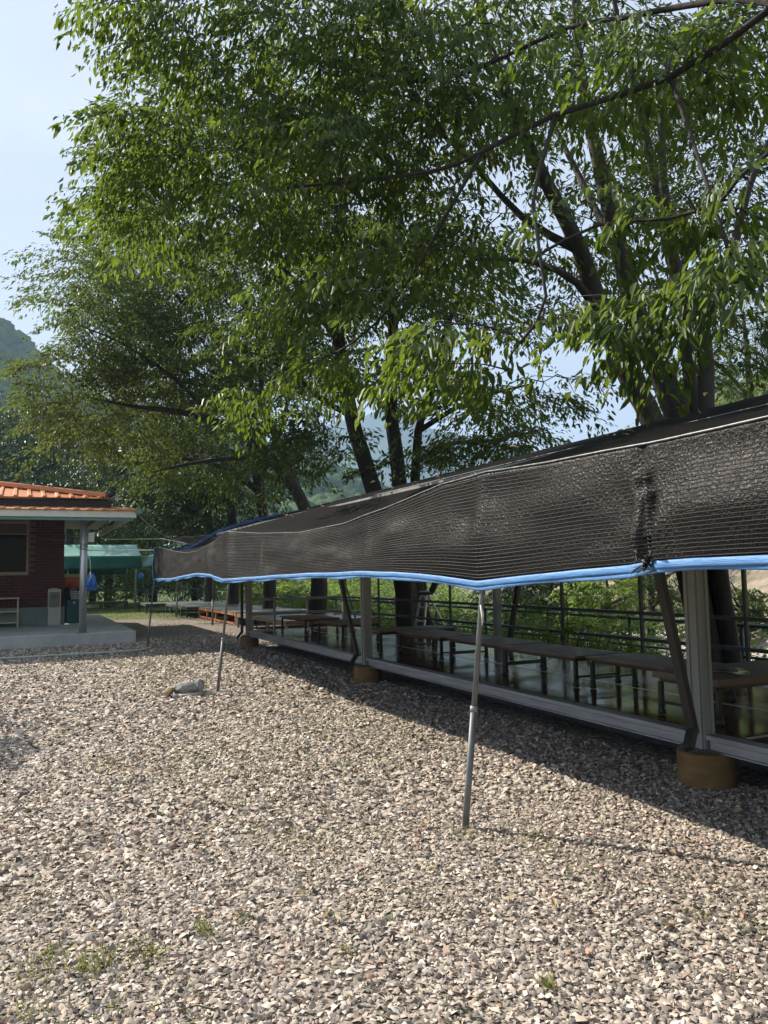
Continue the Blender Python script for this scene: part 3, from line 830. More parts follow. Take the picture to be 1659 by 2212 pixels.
    # rear and end railings
    for z in (1.04, 0.715):
        for a, b in zip(FP[:-1], FP[1:]):
            MB().box(6.975, 7.015, a + 0.06, b - 0.06, z - 0.022, z + 0.022).build('rail', M['rail_dark'], root, bevel=0.004)
        MB().box(4.70, 6.87, 16.985, 17.03, z - 0.03, z + 0.03).build('rail', M['post_paint'], root, bevel=0.004)
    for y in (1.2, 2.75, 5.86, 7.40, 8.96, 12.15, 13.65, 15.23):
        MB().box(7.017, 7.052, y - 0.02, y + 0.02, DECK_Z + .005, 2.66).build('upright', M['rail_dark'], root)
    for x in (5.22, 6.02):
        MB().box(x - 0.022, x + 0.022, 16.94, 16.983, DECK_Z + .005, 1.1).build('rail_post', M['post_paint'], root)
    return root
pavilion()


# ------------------------------------------------------------------ shade net: roof sheet, hanging valance, blue hem
FOLD = [(1659, 900), (1530, 929), (1400, 957), (1300, 975), (1180, 999), (1046, 1020), (950, 1047), (830, 1098), (740, 1132), (650, 1151), (570, 1153), (498, 1149), (467, 1171), (433, 1190), (407, 1195), (380, 1192), (352, 1185), (335, 1182)]
HEM = [(1659, 1200), (1500, 1208), (1400, 1216), (1385, 1221), (1250, 1232), (1100, 1249), (1035, 1256), (960, 1246), (850, 1236), (780, 1235), (640, 1240), (560, 1246), (490, 1251), (462, 1241), (430, 1238), (400, 1243), (365, 1250), (333, 1250)]
fz = np.array([onx(x, y, 2.72)[1:] for x, y in FOLD]); fz = fz[np.argsort(fz[:, 0])]
hz_ = np.array([onx(x, y, 2.67)[1:] for x, y in HEM]); hz_ = hz_[np.argsort(hz_[:, 0])]
NET_Y0, NET_Y1 = -3.4, 18.30
def foldz(y): return np.interp(y, np.r_[NET_Y0, fz[:, 0]], np.r_[2.20, fz[:, 1]])
def hemz(y): return np.interp(y, np.r_[NET_Y0, hz_[:, 0]], np.r_[1.58, hz_[:, 1]])
def netx(y): return np.interp(y, [NET_Y0, 4.26, 7.5, 10.71, 14.5, 18.33], [2.72, 2.75, 2.72, 2.67, 2.71, 2.77])
def hemx(y): return np.interp(y, [NET_Y0, 4.26, 7.5, 10.71, 14.5, 18.33], [2.64, 2.68, 2.66, 2.61, 2.68, 2.75])
def shade_net():
    root = thing('shade_net', 'black knitted shade net stretched over the pavilion with a hanging front flap', 'shade net')
    nu, nv = 520, 34
    ys = np.linspace(NET_Y0, NET_Y1, nu); t = np.linspace(0, 1, nv)
    Y, T = np.meshgrid(ys, t, indexing='ij')
    X = netx(Y) * (1 - T) + hemx(Y) * T
    Z = foldz(Y) * (1 - T) + hemz(Y) * T
    bul = np.sin(np.pi * T)
    X = X + bul * 0.10 * (fbm(Y * 0.9, T * 1.3 + 4, 3) - 0.55) + 0.020 * (fbm(Y * 4.0, T * 1.2, 2) - 0.5)
    # belly between the poles, creases at the poles and at the laced seam
    for yc, wd, am in ((4.27, 0.10, 0.030), (10.7, 0.16, 0.035), (9.2, 0.05, 0.012), (12.0, 0.18, 0.03), (6.1, 0.05, 0.008), (1.4, 0.08, 0.02)):
        X -= am * np.exp(-((Y - yc) / wd) ** 2) * (0.3 + bul)
    yc = 2.82 - 0.10 * T + 0.02 * np.sin(T * 9)
    X += (0.055 * np.exp(-((Y - yc) / 0.018) ** 2) - 0.035 * np.exp(-((Y - yc - 0.07) / 0.04) ** 2) - 0.02 * np.exp(-((Y - yc + 0.07) / 0.05) ** 2)) * np.clip(0.15 + 1.3 * T, 0, 1)
    rib = np.stack([Y, T * 30.0, np.zeros_like(Y)], -1).reshape(-1, 3)
    V = np.stack([X, Y, Z], -1).reshape(-1, 3)
    i, j = np.meshgrid(np.arange(nu - 1), np.arange(nv - 1), indexing='ij'); a = (i * nv + j).ravel()
    Fc = np.stack([a, a + nv, a + nv + 1, a + 1], -1)
    val = link('valance', npmesh('valance', V, Fc, M['net'], True, {'rib': rib}), root, solid=0.003)
    # shiny rolled upper edge of the flap
    MB().tube(np.stack([X[:, 0] - 0.004, ys, Z[:, 0] + 0.004], -1)[::2], 0.006, 6).build('fold_cord', M['fold_cord'], val, smooth=True)
    # blue hem: a folded tape, two overlapping strips with their own waves
    for k, (o0, o1, off) in enumerate(((-0.004, 0.034, -0.008), (0.028, 0.055, -0.001))):
        P = np.zeros((nu, 5, 3))
        for q in range(5):
            s = q / 4
            wv = 0.006 * np.sin(ys * 5.3 + k) + 0.006 * (fbm(ys * 3.0 + 9 * k, ys * 0 + 2, 3) - 0.5)
            P[:, q, 0] = X[:, -1] + off - 0.003 * math.sin(math.pi * s) + 0.4 * wv
            P[:, q, 1] = ys
            P[:, q, 2] = Z[:, -1] - (o0 + (o1 - o0) * s) + wv * (0.3 if k == 0 else 1.2)
        MB().grid(P).build('hem_band', M['hem_blue'], root, smooth=True, solid=0.003)
    # knot of lacing where the two sheets are tied
    kb = MB(); yk = 2.73
    zk = float(hemz(yk))
    for s in range(16):
        p0 = np.array([hemx(yk) - 0.02, yk, zk + 0.0])
        p1 = p0 + np.array([random.uniform(-.05, .0), random.uniform(-.07, .07), random.uniform(-.05, .06)])
        p2 = p1 + np.array([random.uniform(-.02, .02), random.uniform(-.04, .04), random.uniform(-.05, .0)])
        kb.tube([p0, p1, p2], [0.006, 0.005, 0.002], 5)
    kb.build('lacing_knot', M['pipe_black'], root, smooth=True)
    lc = MB()
    for s in range(22):
        tt = 0.25 + 0.73 * s / 21; y = 2.82 - 0.10 * tt
        z = float(foldz(y) * (1 - tt) + hemz(y) * tt); x = float(netx(y) * (1 - tt) + hemx(y) * tt)
        lc.tube([(x + .01, y - .03, z - .01), (x - 0.022, y, z), (x + .01, y + .035, z + .012)], 0.0025, 5)
    lc.build('lacing', M['pipe_black'], val, smooth=True)
    # roof sheet: fold line -> ridge -> rear edge
    nu2 = 200
    ys2 = np.linspace(NET_Y0, NET_Y1 - 0.05, nu2); rows = []
    for s in np.linspace(0, 1, 16):                  # front slope
        x = netx(ys2) + 0.004 + (5.80 - netx(ys2)) * s
        rz = 3.075 + 0.018 * (fbm(ys2 * 0.5, ys2 * 0 + 7, 2) - 0.5)
        z = foldz(ys2) + (rz - foldz(ys2)) * s
        # between the poles the outer edge sags, the frame holds it from the gutter inwards
        frame = 2.36 + (3.075 - 2.36) * (x - 3.4) / 2.4
        z = np.where(x > 3.7, np.maximum(z, frame + 0.0 * x), z)
        z = z + 0.03 * math.sin(math.pi * s) * (fbm(ys2 * 0.8, ys2 * 0 + 3 * s, 2) - 0.6)
        z = z - 0.26 * math.exp(-((s - 0.22) / 0.20) ** 2) * sstep(14.0, 18.0, ys2)
        rows.append(np.stack([x, ys2 + 0.0 * s, z], -1))
    for s in np.linspace(0.07, 1, 12):
        x = 5.8 + 2.35 * s + 0 * ys2
        z = 3.075 - 0.72 * s + 0 * ys2
        rows.append(np.stack([x, ys2, z], -1))
    P = np.array(rows).transpose(1, 0, 2)
    nu3, nv3 = P.shape[:2]
    i, j = np.meshgrid(np.arange(nu3 - 1), np.arange(nv3 - 1), indexing='ij'); a = (i * nv3 + j).ravel()
    Fc = np.stack([a, a + nv3, a + nv3 + 1, a + 1], -1)
    jj = np.broadcast_to(np.arange(nv3)[None] * 4.0, (nu3, nv3))
    rib = np.stack([P[..., 1], jj, np.zeros_like(jj)], -1).reshape(-1, 3)
    rs = link('roof_sheet', npmesh('roof_sheet', P.reshape(-1, 3), Fc, M['net_roof'], True, {'rib': rib}), root, solid=0.004)
    # blue taped gable edges, front slope
    e = P[-1, :16]
    MB().tube(e + np.array([0, 0.02, 0.02]), 0.016, 6).build('gable_tape', M['hem_blue_dark'], rs, smooth=True)
    MB().tube(e + np.array([0, 0.16, 0.05]), 0.012, 6).build('gable_tape', M['hem_blue_dark'], rs, smooth=True)
    # blue tape down the end of the flap
    MB().tube(np.stack([X[-1], Y[-1] + 0.01, Z[-1]], -1), 0.018, 6).build('end_tape', M['hem_blue'], val, smooth=True)
M['fold_cord'] = simple('pale_net_edge', (0.05, 0.05, 0.05), (0.24, 0.24, 0.23), rough=0.35, scale=22, stretch=(1, 1.0, 1))
M['hem_blue_dark'] = simple('blue_tape', (0.03, 0.09, 0.30), (0.05, 0.14, 0.42), rough=0.4, scale=14)
shade_net()

def far_net():
    root = thing('shade_net', 'smaller black shade net stretched low over the platforms beyond the pavilion', 'shade net')
    c = [ony(346, 1163, 24.0), ony(412, 1176, 21.5), ony(470, 1172, 19.5), ony(560, 1150, 19.3)]
    d = [ony(346, 1161, 24.0), ony(420, 1158, 25.5), ony(520, 1142, 27.0), ony(640, 1108, 28.0)]
    P = np.zeros((30, 10, 3))
    ca, da = np.array(c), np.array(d)
    for k, s in enumerate(np.linspace(0, 1, 30)):
        a = np.array([np.interp(s * 3, range(4), ca[:, q]) for q in range(3)])
        b = np.array([np.interp(s * 3, range(4), da[:, q]) for q in range(3)])
        for m, u in enumerate(np.linspace(0, 1, 10)):
            P[k, m] = a * (1 - u) + b * u + np.array([0, 0, -0.10 * math.sin(math.pi * u) * s])
    rib = np.stack([P[..., 1], P[..., 0] * 20, P[..., 2] * 0], -1).reshape(-1, 3)
    i, j = np.meshgrid(np.arange(29), np.arange(9), indexing='ij'); a = (i * 10 + j).ravel()
    Fc = np.stack([a, a + 10, a + 11, a + 1], -1)
    s = link('sheet', npmesh('sheet', P.reshape(-1, 3), Fc, M['net_roof'], True, {'rib': rib}), root, solid=0.004)
    MB().tube(P[:, 0], 0.012, 6).build('edge_cord', M['fold_cord'], root, smooth=True)
far_net()

# leaning net poles
def net_pole(base, top, r, label, collar=None):
    root = thing('net_pole', label, 'pole', 'thin steel poles holding the shade nets')
    base = np.asarray(base, float); top = np.asarray(top, float)
    mid = base + (top - base) * 0.33
    MB().tube([base - (top - base) * 0.03, mid], r * 1.12, 14).build('lower_tube', M['steel'], root, smooth=True)
    MB().tube([mid - (top - base) * 0.01, top], r * 0.92, 14).build('upper_tube', M['steel'], root, smooth=True)
    MB().tube([mid - (top - base) * 0.012, mid + (top - base) * 0.004], r * 1.3, 14).build('collar', M['steel_dull'], root, smooth=True)
    return root
for (b, lab) in ((onz(1005, 1790), 'leaning grey steel pole under the valance, first beyond the laced seam'),
                 (onz(470, 1495), 'leaning grey steel pole standing beside the small heap of rocks'),
                 (onz(318, 1398), 'leaning grey steel pole at the end of the flap, next to the concrete pad')):
    yb = b[1]
    t = np.array([float(netx(yb)) + 0.03, yb, float(foldz(yb)) - 0.012]); h = np.array([float(hemx(yb)) + 0.035, yb, 1.53])
    top = b + (h - b) * (t[2] / 1.53)
    net_pole(b, top, 0.019, lab)
for (b, lab, h) in ((onz(*(p / 1.82278 for p in (550 + 345 * .42194, 2200 + 545 * .42194))), 'upright dark steel pole beside the grey topped platform', 2.3),
                    (onz(*(p / 1.82278 for p in (550 + 680 * .42194, 2200 + 620 * .42194))), 'upright dark steel pole beside the orange framed platform', 2.45)):
    net_pole(b, b + np.array([0.03, 0, h]), 0.03, lab)
# short tie of white tape round the nearest pole
tp = onz(1005, 1790)
tie = MB()
for k in range(1):
    z = 1.38
    tie.tube([(tp[0] + .135 * z / 1.5 + 0.02, tp[1] - .022, z), (tp[0] + .135 * z / 1.5 + 0.032, tp[1] - .02, z - 0.06), (tp[0] + .135 * z / 1.5 + 0.026, tp[1] - .022, z - 0.13)], [0.006, 0.009, 0.004], 6)
tag(tie.build('plastic_strip', M['white_plastic'], smooth=True), 'torn strip of white plastic hanging on the leaning pole', 'plastic strip')


# ------------------------------------------------------------------ low tables on the deck
def table(label, x0, x1, y0, y1, top, thick=0.026, stretcher=False, topz=0.33, along='y'):
    cx, cy = (x0 + x1) / 2, (y0 + y1) / 2
    root = thing('low_table', label, 'table', 'low tables on the deck')
    root.location = (cx, cy, DECK_Z)
    hx, hy = (x1 - x0) / 2, (y1 - y0) / 2
    H = topz
    t = MB().box(-hx, hx, -hy, hy, H - thick, H).build('table_top', M[top], root, bevel=0.004)
    MB().box(-hx - 0.002, hx + 0.002, -hy - 0.002, hy + 0.002, H - thick - 0.001, H - thick + 0.010).build('edge_band', M['table_edge'], t)
    fr = MB(); ix, iy = hx - 0.045, hy - 0.05
    for s in (-1, 1):
        fr.bar((s * ix, -iy, H - thick - 0.018), (s * ix, iy, H - thick - 0.018), 0.03, 0.032)
        fr.bar((-ix, s * iy, H - thick - 0.019), (ix, s * iy, H - thick - 0.019), 0.03, 0.030)
    fr.build('apron_frame', M['black_metal'], root)
    for a in (-1, 1):
        for b in (-1, 1):
            x, y = a * ix, b * iy
            l = MB().box(x - 0.019, x + 0.019, y - 0.019, y + 0.019, 0.06, H - thick - 0.034).build('leg', M['black_metal'], root, bevel=0.003)
            MB().lathe([(0.020, 0.000), (0.032, 0.004), (0.036, 0.020), (0.034, 0.036), (0.027, 0.046), (0.026, 0.058), (0.028, 0.062), (0.028, 0.088)], (x, y, 0.0), 14).build('foot_cap', M['black_metal'], l, smooth=True)
    if stretcher:
        for s in (-1, 1):
            if along == 'y': MB().bar((-ix + .019, s * iy, 0.105), (ix - .019, s * iy, 0.105), 0.02, 0.02).build('stretcher', M['black_metal'], root)
            else: MB().bar((s * ix, -iy + .019, 0.105), (s * ix, iy - .019, 0.105), 0.02, 0.02).build('stretcher', M['black_metal'], root)
    return root
table('thick-topped low table with a clear plastic sheet lying on it', 4.90, 6.40, 4.36, 5.06, 'table_thick', 0.055, True, 0.365, 'x')
wet = 'wet mottled brown low table, %s in the row beyond the thick-topped table'
table(wet % 'first', 5.36, 6.02, 5.12, 6.47, 'table_wet', stretcher=True)
table(wet % 'second', 5.27, 5.93, 6.53, 7.93, 'table_wet', stretcher=True)
table(wet % 'third', 5.36, 6.02, 7.99, 9.39, 'table_wet', stretcher=True)
table(wet % 'fourth', 5.30, 5.98, 9.46, 10.86, 'table_wet', stretcher=True)
table('wet brown low table set crosswise at the end of the row', 5.06, 6.46, 10.95, 11.66, 'table_wet', along='x')
table('dry brown low table between the second post and the crosswise table', 5.20, 5.98, 12.86, 14.18, 'table_dry')
table('dry brown low table on the deck by the end railing', 5.20, 5.98, 14.86, 16.50, 'table_dry')
# clear plastic sheet
pl = MB(); n = 22; ring = []
for k in range(n):
    a = 6.283 * k / n
    rr = 1 + 0.25 * math.sin(3 * a + 1) + 0.12 * math.sin(5 * a)
    ring.append((5.36 + 0.15 * rr * math.cos(a), 4.66 + 0.20 * rr * math.sin(a), DECK_Z + 0.372 + 0.004 * math.sin(4 * a)))
pl.add(ring, [tuple(range(n))])
tag(pl.build('plastic_sheet', M['puddle'], solid=0.003), 'crumpled clear plastic sheet lying on the thick-topped low table', 'plastic sheet')


# ------------------------------------------------------------------ wooden platforms beyond the deck
def platform(label, x0, x1, y0, y1, z, top, leg, planks=0, name='low_platform', cat='platform', legs=3, group='low wooden platforms', apron=0.07, edge=None):
    root = thing(name, label, cat, group)
    root.location = ((x0 + x1) / 2, (y0 + y1) / 2, 0)
    hx, hy = (x1 - x0) / 2, (y1 - y0) / 2
    n = planks or 6
    w = 2 * hy / n
    me = MB().box(-hx, hx, 0.004, w - 0.004, z - 0.025, z).mesh('panel', M[top])
    for k in range(n):
        o = link('panel', me, root); o.location = (0, -hy + k * w, 0.003 * random.uniform(-1, 1))
    fr = MB()
    for s in (-1, 1):
        fr.bar((s * (hx - 0.03), -hy + 0.01, z - 0.031 - apron / 2), (s * (hx - 0.03), hy - 0.01, z - 0.031 - apron / 2), 0.05, apron)
        fr.bar((-hx + 0.06, s * (hy - 0.03), z - 0.032 - apron / 2), (hx - 0.06, s * (hy - 0.03), z - 0.032 - apron / 2), 0.05, apron)
    fr.build('frame', M[edge or leg], root)
    for s in (-1, 1):
        for k in range(legs):
            y = -hy + 0.06 + (2 * hy - 0.12) * k / (legs - 1)
            MB().box(s * (hx - 0.035) - 0.035, s * (hx - 0.035) + 0.035, y - 0.035, y + 0.035, -0.02, z - 0.03 - apron).build('leg', M[leg], root)
    return root
pf = platform('orange framed low platform with a worn grey top', 6.15, 8.55, 24.1, 29.7, 0.42, 'plat_grey', 'plat_orange', 6, legs=5)
for k in range(2):
    MB().bar((-1.17, -2.7 + 0.2, 0.07), (-1.17, 2.7, 0.07), 0.03, 0.05).build('foot_rail', M['plat_orange'], pf); break
platform('grey topped low platform between the orange framed one and the hedge', 5.75, 8.5, 29.95, 34.7, 0.42, 'plat_grey', 'plat_dark', 5, legs=5)
platform('grey low platform at the hedge end of the row', 4.95, 8.3, 35.0, 37.2, 0.42, 'plat_grey', 'plat_dark', 3, legs=2)
np_ = platform('brown edged low platform just past the end railing of the deck', 6.05, 8.55, 18.7, 23.6, 0.42, 'plat_grey', 'steel_dull', 5, legs=4, edge='plat_brown')
for s in (0, 1):
    MB().bar((-1.2, 0.3 + 1.6 * s, 0.30), (-0.75, 0.3 + 1.6 * s, 0.02), 0.03, 0.03).build('brace', M['steel_dull'], np_)
platform('long weathered plank bench standing in front of the hedge', 1.2, 4.75, 39.3, 40.1, 0.44, 'plat_grey', 'plat_dark', 2, name='bench', cat='bench', legs=2, group=None, apron=0.05)


# ------------------------------------------------------------------ brick building
WY, WX1, PADY, PADX = 23.85, 1.13, 19.70, 2.57
def building():
    root = thing('brick_building', 'single-storey red brick building with an orange tiled roof and porch', 'building')
    # wall body with the window opening left free
    wx0 = -9.0; z0, z1 = 0.80, 3.42; wz0, wz1 = 1.75, 3.20; wr = 0.18; wl = -2.9
    wall = MB()
    wall.box(wr, WX1 - 0.012, WY + 0.012, WY + 0.24, z0, z1)
    wall.box(wl, wr - 0.0, WY + 0.012, WY + 0.24, z0, wz0)
    wall.box(wl, wr - 0.0, WY + 0.012, WY + 0.24, wz1, z1)
    wall.box(wx0, wl, WY + 0.012, WY + 0.24, z0, z1)
    wall.box(WX1 - 0.25, WX1 - 0.012, WY + 0.241, WY + 8, z0, z1)
    wall = wall.build('wall', M['mortar'], root)
    bl, bh, ml = 0.245, 0.070, 0.012
    full = MB().box(-bl / 2, bl / 2, 0, 0.03, 0, bh).mesh('brick', M['brick'])
    half = MB().box(-bl / 4 + ml / 4, bl / 4 - ml / 4, 0, 0.03, 0, bh).mesh('brick', M['brick'])
    row = 0; z = z0 + 0.006
    while z + bh < 3.26:
        xr = WX1 - 0.012
        first = True
        while xr > -0.55:
            ln = (bl - ml) / 2 if (first and row % 2) else bl
            cxp = xr - ln / 2
            if not (z + bh > wz0 - 0.02 and z < wz1 + 0.02 and cxp - ln / 2 < wr + 0.02):
                b = link('brick', half if ln < bl else full, wall)
                b.location = (cxp, WY - 0.012 + random.uniform(-.0015, .0015), z)
            xr -= ln + ml; first = False
        z += bh + ml; row += 1
    MB().box(-9, WX1 + 0.015, WY - 0.025, WY + 0.25, 0.26, 0.798).build('plinth', M['plinth'], root, bevel=0.01)
    # window
    w = MB()
    fw = 0.045
    w.box(wl, wr, WY + 0.03, WY + 0.10, wz0, wz0 + fw); w.box(wl, wr, WY + 0.03, WY + 0.10, wz1 - fw, wz1)
    w.box(wr - fw, wr, WY + 0.031, WY + 0.099, wz0 + fw, wz1 - fw)
    w.box(wl, wr - fw, WY + 0.032, WY + 0.098, wz1 - 0.36, wz1 - 0.335)
    w = w.build('window', M['window_frame'], root)
    MB().box(wl, wr - fw, WY + 0.06, WY + 0.07, wz0 + fw, wz1 - 0.36).build('pane', M['glass'], w)
    MB().box(wl, wr - fw, WY + 0.06, WY + 0.07, wz1 - 0.335, wz1 - fw).build('pane', M['glass_top'], w)
    MB().box(wl, wr + 0.02, WY - 0.05, WY + 0.03, wz0 - 0.04, wz0 - 0.002).build('window_sill', M['window_frame'], w)
    # porch slab
    P = MB(); P.box(-12, PADX, PADY, WY - 0.03, -0.1, 0.29)
    P.build('porch_slab', M['concrete'], root, bevel=0.015)
    MB().box(1.2, PADX, WY - 0.03, 29.5, -0.1, 0.285).build('side_slab', M['concrete'], root)
    # porch post with base plate
    px_, py__ = 1.36, PADY + 0.12
    po = MB().tube([(px_, py__, 0.29), (px_, py__, 3.05)], 0.086, 20).build('porch_post', M['aluminium'], root, smooth=True)
    MB().box(px_ - 0.13, px_ + 0.13, py__ - 0.11, py__ + 0.13, 0.291, 0.305).build('base_plate', M['steel_dull'], po)
    wr_ = MB()
    for k in range(5):
        z = 2.28 + 0.03 * k + random.uniform(-.01, .01)
        pts = [(px_ + 0.092 * math.cos(a), py__ + 0.092 * math.sin(a), z + 0.012 * math.sin(a + k)) for a in np.linspace(0, 6.283, 17)]
        wr_.tube(pts, 0.006, 5)
    wr_.build('wire_wrap', M['wire'], po, smooth=True)
    # lower eave: fascia, soffit, tile ends
    FY = 19.42
    MB().box(-12, 2.52, FY, FY + 0.04, 3.035, 3.185).build('fascia', M['fascia'], root)
    MB().box(2.48, 2.52, FY + 0.042, 29.5, 3.035, 3.185).build('fascia', M['fascia'], root)
    MB().box(-12, 2.44, FY + 0.041, FY + 0.12, 2.96, 3.03).build('soffit_trim', M['soffit'], root)
    MB().add([(-12, FY + .121, 3.08), (2.47, FY + .121, 3.08), (2.47, 20.4, 3.36), (-12, 20.4, 3.36), (-12, WY + .01, 3.37), (2.47, WY + .01, 3.37)], [(0, 3, 2, 1), (3, 4, 5, 2)]).build('soffit', M['soffit_grey'], root, solid=0.01)
    MB().box(1.13, 2.47, WY + 0.02, 29.4, 3.34, 3.38).build('soffit', M['soffit_grey'], root)
    MB().bar((2.50, FY + .02, 3.16), (2.64, FY - 0.02, 3.21), 0.10, 0.12, side=(0, 1, 0)).build('corner_flashing', M['tarp_pale'], root)
    rf = MB().add([(-12, FY - 0.02, 3.20), (2.56, FY - 0.02, 3.20), (2.56, 20.35, 3.34), (-12, 20.35, 3.34)], [(0, 1, 2, 3)]).build('lower_roof', M['orange_tile'], root, solid=0.02)
    tile = MB()
    segs = 7; arc = []
    for k in range(segs):
        a = math.pi * k / (segs - 1)
        arc.append((-0.100 * math.cos(a), 0.022 * math.sin(a)))
    vs = [(x, 0.0, z) for x, z in arc] + [(x, 0.9, z + 0.13) for x, z in arc] + [(x * 0.82, 0.0, z - 0.018) for x, z in arc]
    fs = [(k, k + segs, k + segs + 1, k + 1) for k in range(segs - 1)] + [(k, k + 1, k + 1 + 2 * segs, k + 2 * segs) for k in range(segs - 1)]
    tm = tile.add(vs, fs).mesh('eave_tile', M['orange_tile'], True)
    x = 2.42
    while x > -1.6:
        o = link('eave_tile', tm, rf); o.location = (x, FY - 0.05, 3.196); o.rotation_euler = (0, random.uniform(-.02, .02), random.uniform(-.02, .02)); x -= 0.315
    # dark boxed band under the upper roof
    UY = 20.20
    MB().box(-12, 2.02, UY + 0.02, UY + 0.10, 3.30, 3.52).build('upper_fascia', M['dark_trim'], root)
    MB().box(1.94, 2.02, UY + 0.11, 29.0, 3.30, 3.52).build('upper_fascia', M['dark_trim'], root)
    # hipped upper roof: ribbed orange sheets, cut along the hip
    sl = 0.19
    ur = MB().add([(-12, UY - 0.05, 3.545), (1.95, UY - 0.05, 3.545), (1.95 - 3.6, UY - 0.05 + 3.6, 3.545 + 3.6 * sl), (-12, UY + 3.55, 3.545 + 3.6 * sl),
                   (1.95, 29.0, 3.545), (1.95 - 3.6, 29.0, 3.545 + 3.6 * sl)], [(0, 1, 2, 3), (1, 4, 5, 2)]).build('upper_roof', M['orange_tile'], root, solid=0.012)
    x = 1.74; wdt = 0.315
    while x > -1.8:
        d = min(3.4, 1.95 - x - 0.02)
        y0 = UY - 0.09; y1 = UY - 0.05 + d
        zz = lambda y: 3.552 + (y - UY + 0.05) * sl
        vs = []
        prof = [(-0.085, 0.004), (-0.048, 0.046), (0.048, 0.046), (0.085, 0.004)]
        pv = [(-wdt / 2 + 0.004, 0.006)] 
        for y in (y0, y1):
            for a, h in prof: vs.append((x + a * 0.62, y, zz(y) + h))
        fs = [(k, k + 1, k + 5, k + 4) for k in range(3)] + [(0, 3, 2, 1)]
        MB().add(vs, fs).build('roof_rib', M['orange_tile'], ur, solid=0.004)
        vs = [(x + 0.056, y0 + 0.01, zz(y0) + 0.006), (x + wdt - 0.056, y0 + 0.01, zz(y0) + 0.006), (x + wdt - 0.056, y1 - 0.25, zz(y1 - .25) + 0.006), (x + 0.056, y1 - 0.1, zz(y1 - .1) + 0.006)]
        MB().add(vs, [(0, 1, 2, 3)]).build('roof_panel', M['orange_tile'], ur, solid=0.006)
        x -= wdt
    h0 = np.array([1.93, UY - 0.03, 3.64]); h1 = h0 + np.array([-3.5, 3.5, 3.5 * sl + .03])
    MB().bar(h0, h1, 0.17, 0.12).build('hip_cap', M['orange_cap'], root, bevel=0.02)
    e = MB().tube([h0 + [0.02, -0.03, 0.0], h0 + [0.10, -0.10, 0.06], h0 + [0.10, -0.10, 0.16], h0 + [0.07, -0.08, 0.21]], [0.075, 0.085, 0.055, 0.02], 8).build('hip_end_tile', M['dark_trim'], root, smooth=True)
    MB().bar(h0 + [0.16, -0.05, -0.11], h0 + [0.34, -0.08, -0.08], 0.10, 0.05).build('broken_tile', M['slab'], root, bevel=0.01)
    # striplight under the soffit
    MB().box(-1.2, 0.0, 19.9, 19.98, 3.0, 3.035).build('strip_light', M['white_plastic'], root, bevel=0.01)
    # white switch box on the post
    MB().box(px_ + 0.10, px_ + 0.24, py__ + 0.02, py__ + 0.10, 2.46, 2.69).build('meter_box', M['white_plastic'], root, bevel=0.01)
    MB().box(px_ + 0.242, px_ + 0.40, py__ + 0.03, py__ + 0.09, 2.52, 2.60).build('meter_bracket', M['dark_trim'], root, bevel=0.01)
    return root
M['glass_top'] = simple('brown_upper_pane', (0.060, 0.045, 0.032), (0.08, 0.06, 0.045), rough=0.3, scale=2)
M['soffit_grey'] = simple('grey_soffit_boards', (0.30, 0.30, 0.28), (0.38, 0.38, 0.36), rough=0.7, scale=4)
building()

# water cooler by the wall
def cooler():
    r = thing('water_cooler', 'tall grey beige water cooler standing against the brick wall', 'water cooler')
    x0, x1, y0, y1 = 0.70, 1.03, WY - 0.40, WY - 0.06
    MB().box(x0, x1, y0, y1, 0.29, 1.30).build('cabinet', M['cooler'], r, bevel=0.015)
    MB().box(x0 + 0.03, x1 - 0.03, y0 - 0.006, y0 - 0.001, 0.80, 1.22).build('dispenser_recess', M['cooler_dark'], r)
    for k in (-1, 1):
        MB().tube([((x0 + x1) / 2 + 0.05 * k, y0 - 0.002, 1.10), ((x0 + x1) / 2 + 0.05 * k, y0 - 0.05, 1.09), ((x0 + x1) / 2 + 0.05 * k, y0 - 0.06, 1.06)], 0.014, 8).build('tap', M['cooler_dark'], r, smooth=True)
    MB().box(x0 + 0.012, x1 - 0.012, y0 - 0.008, y0 - 0.001, 0.34, 0.77).build('lower_door', M['cooler'], r, bevel=0.004)
    MB().lathe([(0.12, 0), (0.12, 0.018), (0.07, 0.03)], ((x0 + x1) / 2 - .02, (y0 + y1) / 2, 1.30), 20).build('top_collar', M['cooler'], r, smooth=True)
cooler()
def shelf():
    r = thing('shelf_table', 'pale wooden open shelf table below the window', 'shelf')
    for z in (1.06, 0.70, 0.40):
        MB().box(-1.3, -0.02, WY - 0.50, WY - 0.06, z, z + 0.035).build('shelf_board', M['shelf_wood'], r, bevel=0.004)
    for x in (-1.27, -0.085):
        for y in (WY - 0.48, WY - 0.12):
            MB().box(x - 0.02 + .03, x + 0.022 + .03, y - 0.002, y + 0.04, 0.29, 1.058).build('leg', M['shelf_wood'], r)
    return r
shelf()
